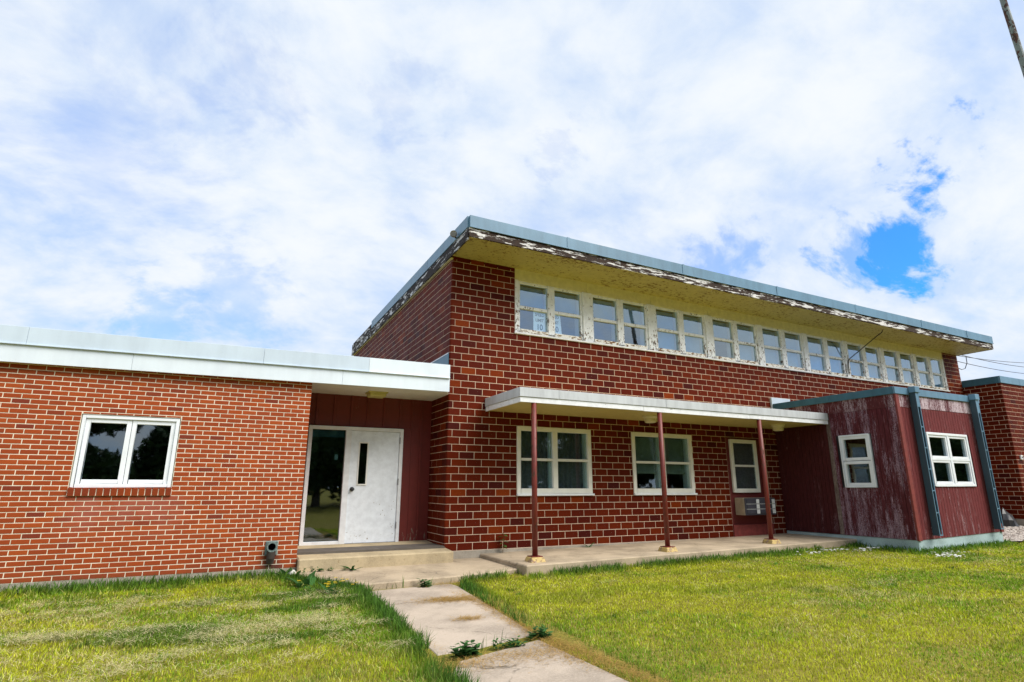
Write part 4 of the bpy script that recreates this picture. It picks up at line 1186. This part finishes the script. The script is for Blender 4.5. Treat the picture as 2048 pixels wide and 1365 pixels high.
# ------------------------------------------------------------------ lawn
def inside(px, py, poly):
    r = np.zeros(len(px), bool); n = len(poly)
    for k in range(n):
        x0, y0 = poly[k]; x1, y1 = poly[(k+1) % n]
        c = ((y0 > py) != (y1 > py)) & (px < (x1-x0)*(py-y0)/(y1-y0+1e-12)+x0)
        r ^= c
    return r
def edge_dist(px, py, poly):
    d = np.full(len(px), 1e9); n = len(poly)
    for k in range(n):
        a = np.array(poly[k]); b = np.array(poly[(k+1) % n]); ab = b-a
        t = np.clip(((px-a[0])*ab[0]+(py-a[1])*ab[1])/(ab@ab), 0, 1)
        d = np.minimum(d, np.hypot(px-a[0]-t*ab[0], py-a[1]-t*ab[1]))
    return d
def lawn(n):
    px = nr.uniform(-10.5, 21, n*3); py = nr.uniform(-10.2, -0.3, n*3)
    dist = np.hypot(px-CAM[0], py-CAM[1])
    q = project(np.stack([px, py, np.full(len(px), -0.2)], -1))
    vis = (q[:, 2] > 0.5) & (q[:, 0] > -350) & (q[:, 0] < 2400) & (q[:, 1] < 1650)
    keep = vis & (nr.random(len(px)) < np.clip(6.5/dist, 0, 1)**1.15)
    px, py = px[keep], py[keep]
    hard = [PORCH, LAND, STEP, [(-12, YL), (XL1, YL), (XL1, 3), (-12, 3)], [(AX0, AY), (AX1, AY), (AX1, 1), (AX0, 1)], [(-0.1, -0.01), (19, -0.01), (19, 3), (-0.1, 3)], [(18.1, -1.05), (40, -1.05), (40, 3), (18.1, 3)]]
    k = np.ones(len(px), bool)
    for p in hard: k &= ~inside(px, py, p)
    k &= ~(inside(px, py, GRAVEL) & (nr.random(len(px)) > 0.06))
    px, py = px[k], py[k]
    for P, pr in ((JOINTGAP, 0.97), (THATCH, 0.80), (TOE, 0.94)):
        k = ~(inside(px, py, P) & (nr.random(len(px)) < pr)); px, py = px[k], py[k]
    ragged = 0.06*(N2.fbm(px*3, py*3)-0.35)
    for P in (PATH1, PATH2):
        ins = inside(px, py, P); ed = edge_dist(px, py, P)
        k = ~(ins & (ed > np.clip(ragged, 0.0, 0.2)))
        px, py = px[k], py[k]; ragged = ragged[k]
    return px[:n], py[:n]
def blades(name, px, py, ln, wd, lean, col, base=None, flat=False):
    n = len(px)
    z = gz(px, py)-0.006 if base is None else base
    az = nr.uniform(0, 2*np.pi, n); la = nr.uniform(0, 2*np.pi, n)
    wx, wy = np.cos(az)*wd/2, np.sin(az)*wd/2
    lx, ly = np.cos(la)*lean*ln, np.sin(la)*lean*ln
    up = np.sqrt(np.clip(1-lean**2, 0.02, 1))*ln
    V = np.empty((n, 5, 3), np.float32)
    V[:, 0] = np.stack([px-wx, py-wy, z], -1); V[:, 1] = np.stack([px+wx, py+wy, z], -1)
    mx, my, mz = px+lx*0.35, py+ly*0.35, z+up*0.6
    V[:, 2] = np.stack([mx+wx*0.75, my+wy*0.75, mz], -1); V[:, 3] = np.stack([mx-wx*0.75, my-wy*0.75, mz], -1)
    V[:, 4] = np.stack([px+lx, py+ly, z+up], -1)
    i = np.arange(n)[:, None]*5
    tri = np.concatenate([i+np.array([[0, 1, 2]]), i+np.array([[0, 2, 3]]), i+np.array([[3, 2, 4]])], 1).reshape(-1, 3)
    me = bpy.data.meshes.new(name)
    fast_mesh(me, V.reshape(-1, 3), 3, len(tri), tri)
    a = me.attributes.new('col', 'FLOAT_COLOR', 'POINT')
    C = np.ones((n, 5, 4), np.float32); C[:, :, :3] = col[:, None, :]
    C[:, :2, :3] *= 0.9  # blade feet darkened to paint in the shade between blades
    C = np.minimum(C, 0.85); C[:, :, 3] = 1
    a.data.foreach_set('color', C.ravel())
    me.materials.append(MATS['grass_blade'])
    return link(name, me)
px, py = lawn(430000)
n = len(px)
yel = np.array([0.53, 0.57, 0.032]); grn = np.array([0.22, 0.38, 0.020]); drk = np.array([0.085, 0.20, 0.024]); straw = np.array([0.78, 0.66, 0.28])
left = px < -1.2
edge = np.full(n, 9.0)
for P in (PORCH, LAND, PATH1, PATH2, [(-12, YL), (XL1, YL), (XL1, 3), (-12, 3)], [(AX0, AY), (AX1, AY), (AX1, 1), (AX0, 1)]):
    edge = np.minimum(edge, edge_dist(px, py, P))
big = N1.fbm(px*0.55+3, py*0.55, 4); mid = N2.fbm(px*1.7, py*1.7+9, 4); fin = nr.random(n)
g = soft(0.46, 0.66, big*0.6+mid*0.4+np.where(left, 0.12, 0.02)+0.22*(fin-0.5))
near_edge = soft(0.42, 0.08, edge)*soft(0.3, 0.55, N3.fbm(px*2.2, py*2.2, 3)+0.12)
pathR = (px > -0.9) & (py < -2.4) & (px < 0.2) & (py > -5.2)
near_edge = np.where((px > -1.2) & (edge_dist(px, py, PATH2) < 0.22), near_edge*0.15, near_edge)
lush = soft(0.56, 0.68, N3.fbm(px*0.55+py*0.25+1, py*1.5+4, 4))*np.where(left, 1.0, 0.4)
dk = np.clip(np.maximum(near_edge, lush*0.8), 0, 1)
col = yel+(grn-yel)*g[:, None]
col = col+(drk-col)*dk[:, None]
st = (nr.random(n) < 0.10+0.25*soft(0.58, 0.72, N1.fbm(px*1.3+40, py*1.3, 4))).astype(float)*(1-dk)
col = col+(straw-col)*(st*0.8)[:, None]
col *= nr.uniform(0.40, 1.5, (n, 1))
col *= (0.72+0.56*N2.fbm(px*9, py*9, 2))[:, None]
dist = np.hypot(px-CAM[0], py-CAM[1])
ln = (0.028+0.024*nr.random(n))*np.where(left, 1.0, 0.85)*(1+1.1*dk)+0.085*near_edge*nr.random(n)
wd = (0.005+0.004*nr.random(n))*np.clip(dist/6, 0.8, 2.6)
lean = np.clip(np.abs(nr.normal(0.55, 0.3, n)), 0, 0.95)*(1-0.35*near_edge)
# coarser tufts standing above the mown blades
tc_ = nr.integers(0, n, 420)[:60]; tn = 30
tx = np.repeat(px[tc_], tn)+nr.normal(0, 0.035, 60*tn); ty = np.repeat(py[tc_], tn)+nr.normal(0, 0.035, 60*tn)
tcol = np.repeat(np.array([[0.13, 0.26, 0.03]])*nr.uniform(0.6, 1.5, (60, 1)), tn, 0)*nr.uniform(0.7, 1.3, (60*tn, 1))
okt = ~(inside(tx, ty, PATH1) | inside(tx, ty, PATH2) | inside(tx, ty, PORCH) | inside(tx, ty, LAND) | inside(tx, ty, JOINTGAP)) & (ty < YL) & ~((tx > AX0) & (tx < AX1) & (ty > AY))
m_ = okt.sum()
px = np.concatenate([px, tx[okt]]); py = np.concatenate([py, ty[okt]]); col = np.concatenate([col, tcol[okt]])
ln = np.concatenate([ln, nr.uniform(0.035, 0.07, m_)]); wd = np.concatenate([wd, nr.uniform(0.005, 0.008, m_)*np.clip(np.hypot(tx[okt]-CAM[0], ty[okt]-CAM[1])/6, 0.8, 2.2)])
lean = np.concatenate([lean, np.clip(np.abs(nr.normal(0.5, 0.25, m_)), 0, 0.9)])
o = blades('grass', px, py, ln, wd, lean, col)
tag(o, 'yellow-green mown lawn with darker lush patches', 'grass', kind='stuff')
# mown clippings lying on the lawn and along the path
cx, cy_ = [], []
def strew(x, y, rx, ry, m_):
    a = nr.normal(0, 1, (m_, 2)); cx.append(x+a[:, 0]*rx); cy_.append(y+a[:, 1]*ry)
for k in range(120):
    strew(nr.uniform(-6.4, -2.1), nr.uniform(-5.2, -1.6), nr.uniform(0.05, 0.16), nr.uniform(0.05, 0.13), int(nr.uniform(40, 170)))
for (x, y) in ((-3.6, -3.9), (-3.1, -3.75), (-2.7, -3.6), (-3.9, -4.4), (-5.2, -3.2), (-4.9, -3.35), (-3.2, -2.6)):
    strew(x, y, 0.18, 0.11, 480)
for k in range(26):
    strew(nr.uniform(0.5, 9), nr.uniform(-7.5, -3), nr.uniform(0.1, 0.3), nr.uniform(0.06, 0.14), 70)
lx_, ly_ = np.concatenate(cx), np.concatenate(cy_)
cx, cy_ = [], []
for (x, y, a, b, m_) in ((-1.02, -2.95, 0.20, 0.09, 1300), (-0.86, -3.05, 0.12, 0.06, 600), (-1.15, -4.05, 0.09, 0.05, 420), (-0.70, -3.4, 0.06, 0.5, 1300), (-0.80, -4.6, 0.05, 0.4, 900), (-0.85, -5.5, 0.10, 0.3, 1500),
                         (-1.75, -5.55, 0.16, 0.10, 500), (-1.35, -5.45, 0.3, 0.07, 420), (-1.2, -5.6, 0.16, 0.1, 260), (-0.75, -6.3, 0.07, 0.5, 1500), (-2.9, -1.0, 0.35, 0.18, 700), (-0.55, -1.95, 0.3, 0.06, 400), (0.1, -1.85, 0.35, 0.05, 400), (-1.84, -3.6, 0.02, 0.9, 300)):
    strew(x, y, a, b, m_)
dx_, dy_ = np.concatenate(cx), np.concatenate(cy_)
allx, ally = np.concatenate([lx_, dx_]), np.concatenate([ly_, dy_])
nn = len(allx)
isp = np.arange(nn) >= len(lx_)
onl = inside(allx, ally, LAND)
keepc = ~inside(allx, ally, STEP)&(ally < YL-0.01)
colc = np.where(isp[:, None], np.array([0.52, 0.34, 0.10]), np.array([0.80, 0.70, 0.40]))*nr.uniform(0.6, 1.25, (nn, 1))
basez = gz(allx, ally)+np.where(isp, 0.010, 0.055)+nr.uniform(0, 0.012, nn)
basez = np.where(onl, -0.14+0.01*(ally+1)+0.006, basez)
o = blades('dry_clippings', allx[keepc], ally[keepc], nr.uniform(0.04, 0.11, keepc.sum()), nr.uniform(0.003, 0.005, keepc.sum()), np.full(keepc.sum(), 0.985), colc[keepc], basez[keepc])
tag(o, 'dry straw-coloured grass clippings strewn on lawn and path', 'clippings', kind='stuff')
# gravel chips
gp = np.array([(nr.uniform(12.1, 19), nr.uniform(-3.0, -0.2)) for _ in range(5000)])
gp = gp[inside(gp[:, 0], gp[:, 1], GRAVEL)]
mb = MB()
for x, y in gp:
    s = rnd.uniform(0.015, 0.04); z = float(gz(x, y))+0.05
    a = rnd.uniform(0, 3)
    M = Matrix.Translation((x, y, z))@Matrix.Rotation(a, 4, 'Z')@Matrix.Rotation(rnd.uniform(-.4, .4), 4, 'X')
    mb.box(-s, s, -s*0.7, s*0.7, -s*0.3, s*0.5, M=M)
tag(add('gravel', mb, 'gravel_chips'), 'pale gravel between the addition and the far wing', 'gravel', kind='stuff')

# ------------------------------------------------------------------ weeds
def leaf(mb, base, az, L, W, rise, droop, tone):
    ca, sa = math.cos(az), math.sin(az)
    prev = None
    for k in range(6):
        t = k/5
        r_ = L*t; z = rise*t-droop*t*t
        wv = W*math.sin(math.pi*min(0.12+t*0.86, 0.99))*(1+0.25*(k % 2))
        c = Vector((base[0]+ca*r_, base[1]+sa*r_, base[2]+z))
        s = Vector((-sa, ca, 0.15))*wv*0.5
        cur = (c-s, c+Vector((0, 0, -0.12*wv)), c+s)
        if prev:
            mb.quad(prev[0], prev[1], cur[1], cur[0], tone); mb.quad(prev[1], prev[2], cur[2], cur[1], tone)
        prev = cur
def weed(kind, x, y, z, label, size=1.0, nl=14, spread=(1, 1), flowers=0):
    t = thing('weed', (x, y, z), label, 'weed', 'weeds in the cracks')
    if kind == 'rosette':
        for k in range(nl):
            mb = MB()
            leaf(mb, (x+rnd.gauss(0, 0.02)*spread[0], y+rnd.gauss(0, 0.02)*spread[1], z), rnd.uniform(0, 6.28), size*rnd.uniform(0.10, 0.2), size*rnd.uniform(0.03, 0.05), size*rnd.uniform(0.05, 0.16), size*rnd.uniform(0.03, 0.1), rnd.random())
            add('leaf', mb, 'weed_leaf', t)
    elif kind == 'clump':
        for k in range(nl):
            bx_, by_ = x+rnd.gauss(0, 0.5)*spread[0], y+rnd.gauss(0, 0.5)*spread[1]
            hgt = size*rnd.uniform(0.05, 0.16)
            mb = MB()
            for q in range(7):
                zz = z+hgt*q/7
                leaf(mb, (bx_, by_, zz), rnd.uniform(0, 6.28), size*rnd.uniform(0.05, 0.10), size*rnd.uniform(0.025, 0.045), size*0.035, size*0.02, rnd.random())
            add('leafy_shoot', mb, 'weed_leaf', t)
    else:
        top = (x+0.02, y, z+0.36*size)
        add('stem', MB().tube([(x, y, z-0.02), (x+0.01, y-0.01, z+0.2*size), top], [0.006, 0.005, 0.003], 6), 'stem_brown', t)
        for k in range(nl):
            zz = z+size*(0.08+0.28*k/nl)
            mb = MB(); leaf(mb, (x+0.012, y, zz), k*2.4, size*rnd.uniform(0.06, 0.13), size*0.05, size*0.03, size*0.05, rnd.random())
            add('leaf', mb, 'weed_leaf', t)
    for k in range(flowers):
        fx_, fy_, fz_ = x+rnd.gauss(0, 0.16), y+rnd.gauss(0, 0.10), z+rnd.uniform(0.10, 0.22)
        add('flower_stalk', MB().tube([(fx_, fy_, z-0.02), (fx_+0.01, fy_, fz_)], 0.0025, 5), 'weed_leaf', t)
        mb = MB()
        for q in range(5):
            a = q*1.257
            mb.quad((fx_, fy_, fz_), (fx_+0.02*math.cos(a-0.4), fy_+0.02*math.sin(a-0.4), fz_+0.006), (fx_+0.028*math.cos(a), fy_+0.028*math.sin(a), fz_+0.004), (fx_+0.02*math.cos(a+0.4), fy_+0.02*math.sin(a+0.4), fz_+0.006))
        add('flower', mb, 'petal_yellow', t)
weed('tall', 1.12, -0.10, porch_z(1.1, 0), 'upright leafy weed growing against the dark brick wall near the corner', 1.0, 12)
weed('rosette', 3.0, -0.12, porch_z(3, 0), 'tiny weed sprouting at the wall foot under the first lower window', 0.8, 6)
weed('rosette', -1.72, -0.62, -0.14, 'dandelion rosette on the landing against the front of the step', 1.2, 9)
weed('clump', -1.66, -5.32, -0.25, 'larger dark green weed clump in the path joint', 0.85, 20, (0.15, 0.04))
weed('clump', -1.28, -5.24, -0.245, 'low leafy weed row in the middle of the path joint', 0.55, 16, (0.14, 0.03))
weed('clump', -0.86, -5.08, -0.245, 'feathery weed at the right end of the path joint', 0.75, 16, (0.12, 0.05))
weed('clump', -0.98, -1.98, -0.25, 'small grassy weed at the front edge of the landing', 0.9, 10, (0.08, 0.03))
weed('rosette', -2.66, -0.55, -0.2, 'broad-leaved weeds below the drain pipe beside the step', 1.6, 14, (3, 3))
weed('rosette', -2.45, -1.35, -0.22, 'large dock leaves at the left end of the landing', 1.7, 14, (4, 3))
weed('rosette', -2.25, -2.0, -0.24, 'yellow-flowered weed in the grass left of the path', 1.3, 10, (4, 3), flowers=16)
weed('clump', -2.2, -0.56, -0.14, 'moss-green weeds along the left front of the step', 0.6, 14, (0.25, 0.03))
weed('clump', 8.92, -1.9, -0.11, 'grassy weed where the porch slab meets the addition', 1.1, 8, (0.05, 0.05))
# small loose things
mb = MB()
st_ = bmesh.new(); bmesh.ops.create_icosphere(st_, subdivisions=2, radius=0.055)
for v in st_.verts:
    v.co = Vector((v.co.x*1.1, v.co.y*0.9, v.co.z*0.85))*(1+0.12*math.sin(v.co.x*60+v.co.y*40))+Vector((-2.60, -0.60, -0.13))
me = bpy.data.meshes.new('stone'); st_.to_mesh(me); st_.free(); me.materials.append(MATS['stone_pale'])
for p in me.polygons: p.use_smooth = True
tag(link('stone', me), 'rounded pale stone at the left corner of the step', 'stone')
mb = MB()
for (x, y, m_) in ((7.6, -2.15, 40), (8.2, -2.35, 50), (8.75, -3.35, 10), (8.6, -3.75, 45), (9.1, -3.5, 25), (6.9, -2.2, 20)):
    for k in range(m_):
        qx, qy = x+rnd.gauss(0, 0.22), y+rnd.gauss(0, 0.09)
        s = rnd.uniform(0.008, 0.028)
        M = Matrix.Translation((qx, qy, float(gz(qx, qy))+rnd.uniform(0.03, 0.065)))@Matrix.Rotation(rnd.uniform(0, 3), 4, 'Z')@Matrix.Rotation(rnd.uniform(-.6, .6), 4, 'X')
        mb.box(-s, s, -s*0.5, s*0.5, -0.001, 0.001, M=M)
tag(add('paint_chips', mb, 'paint_chip'), 'white paint chips scattered in the grass by the addition', 'paint chips', kind='stuff')
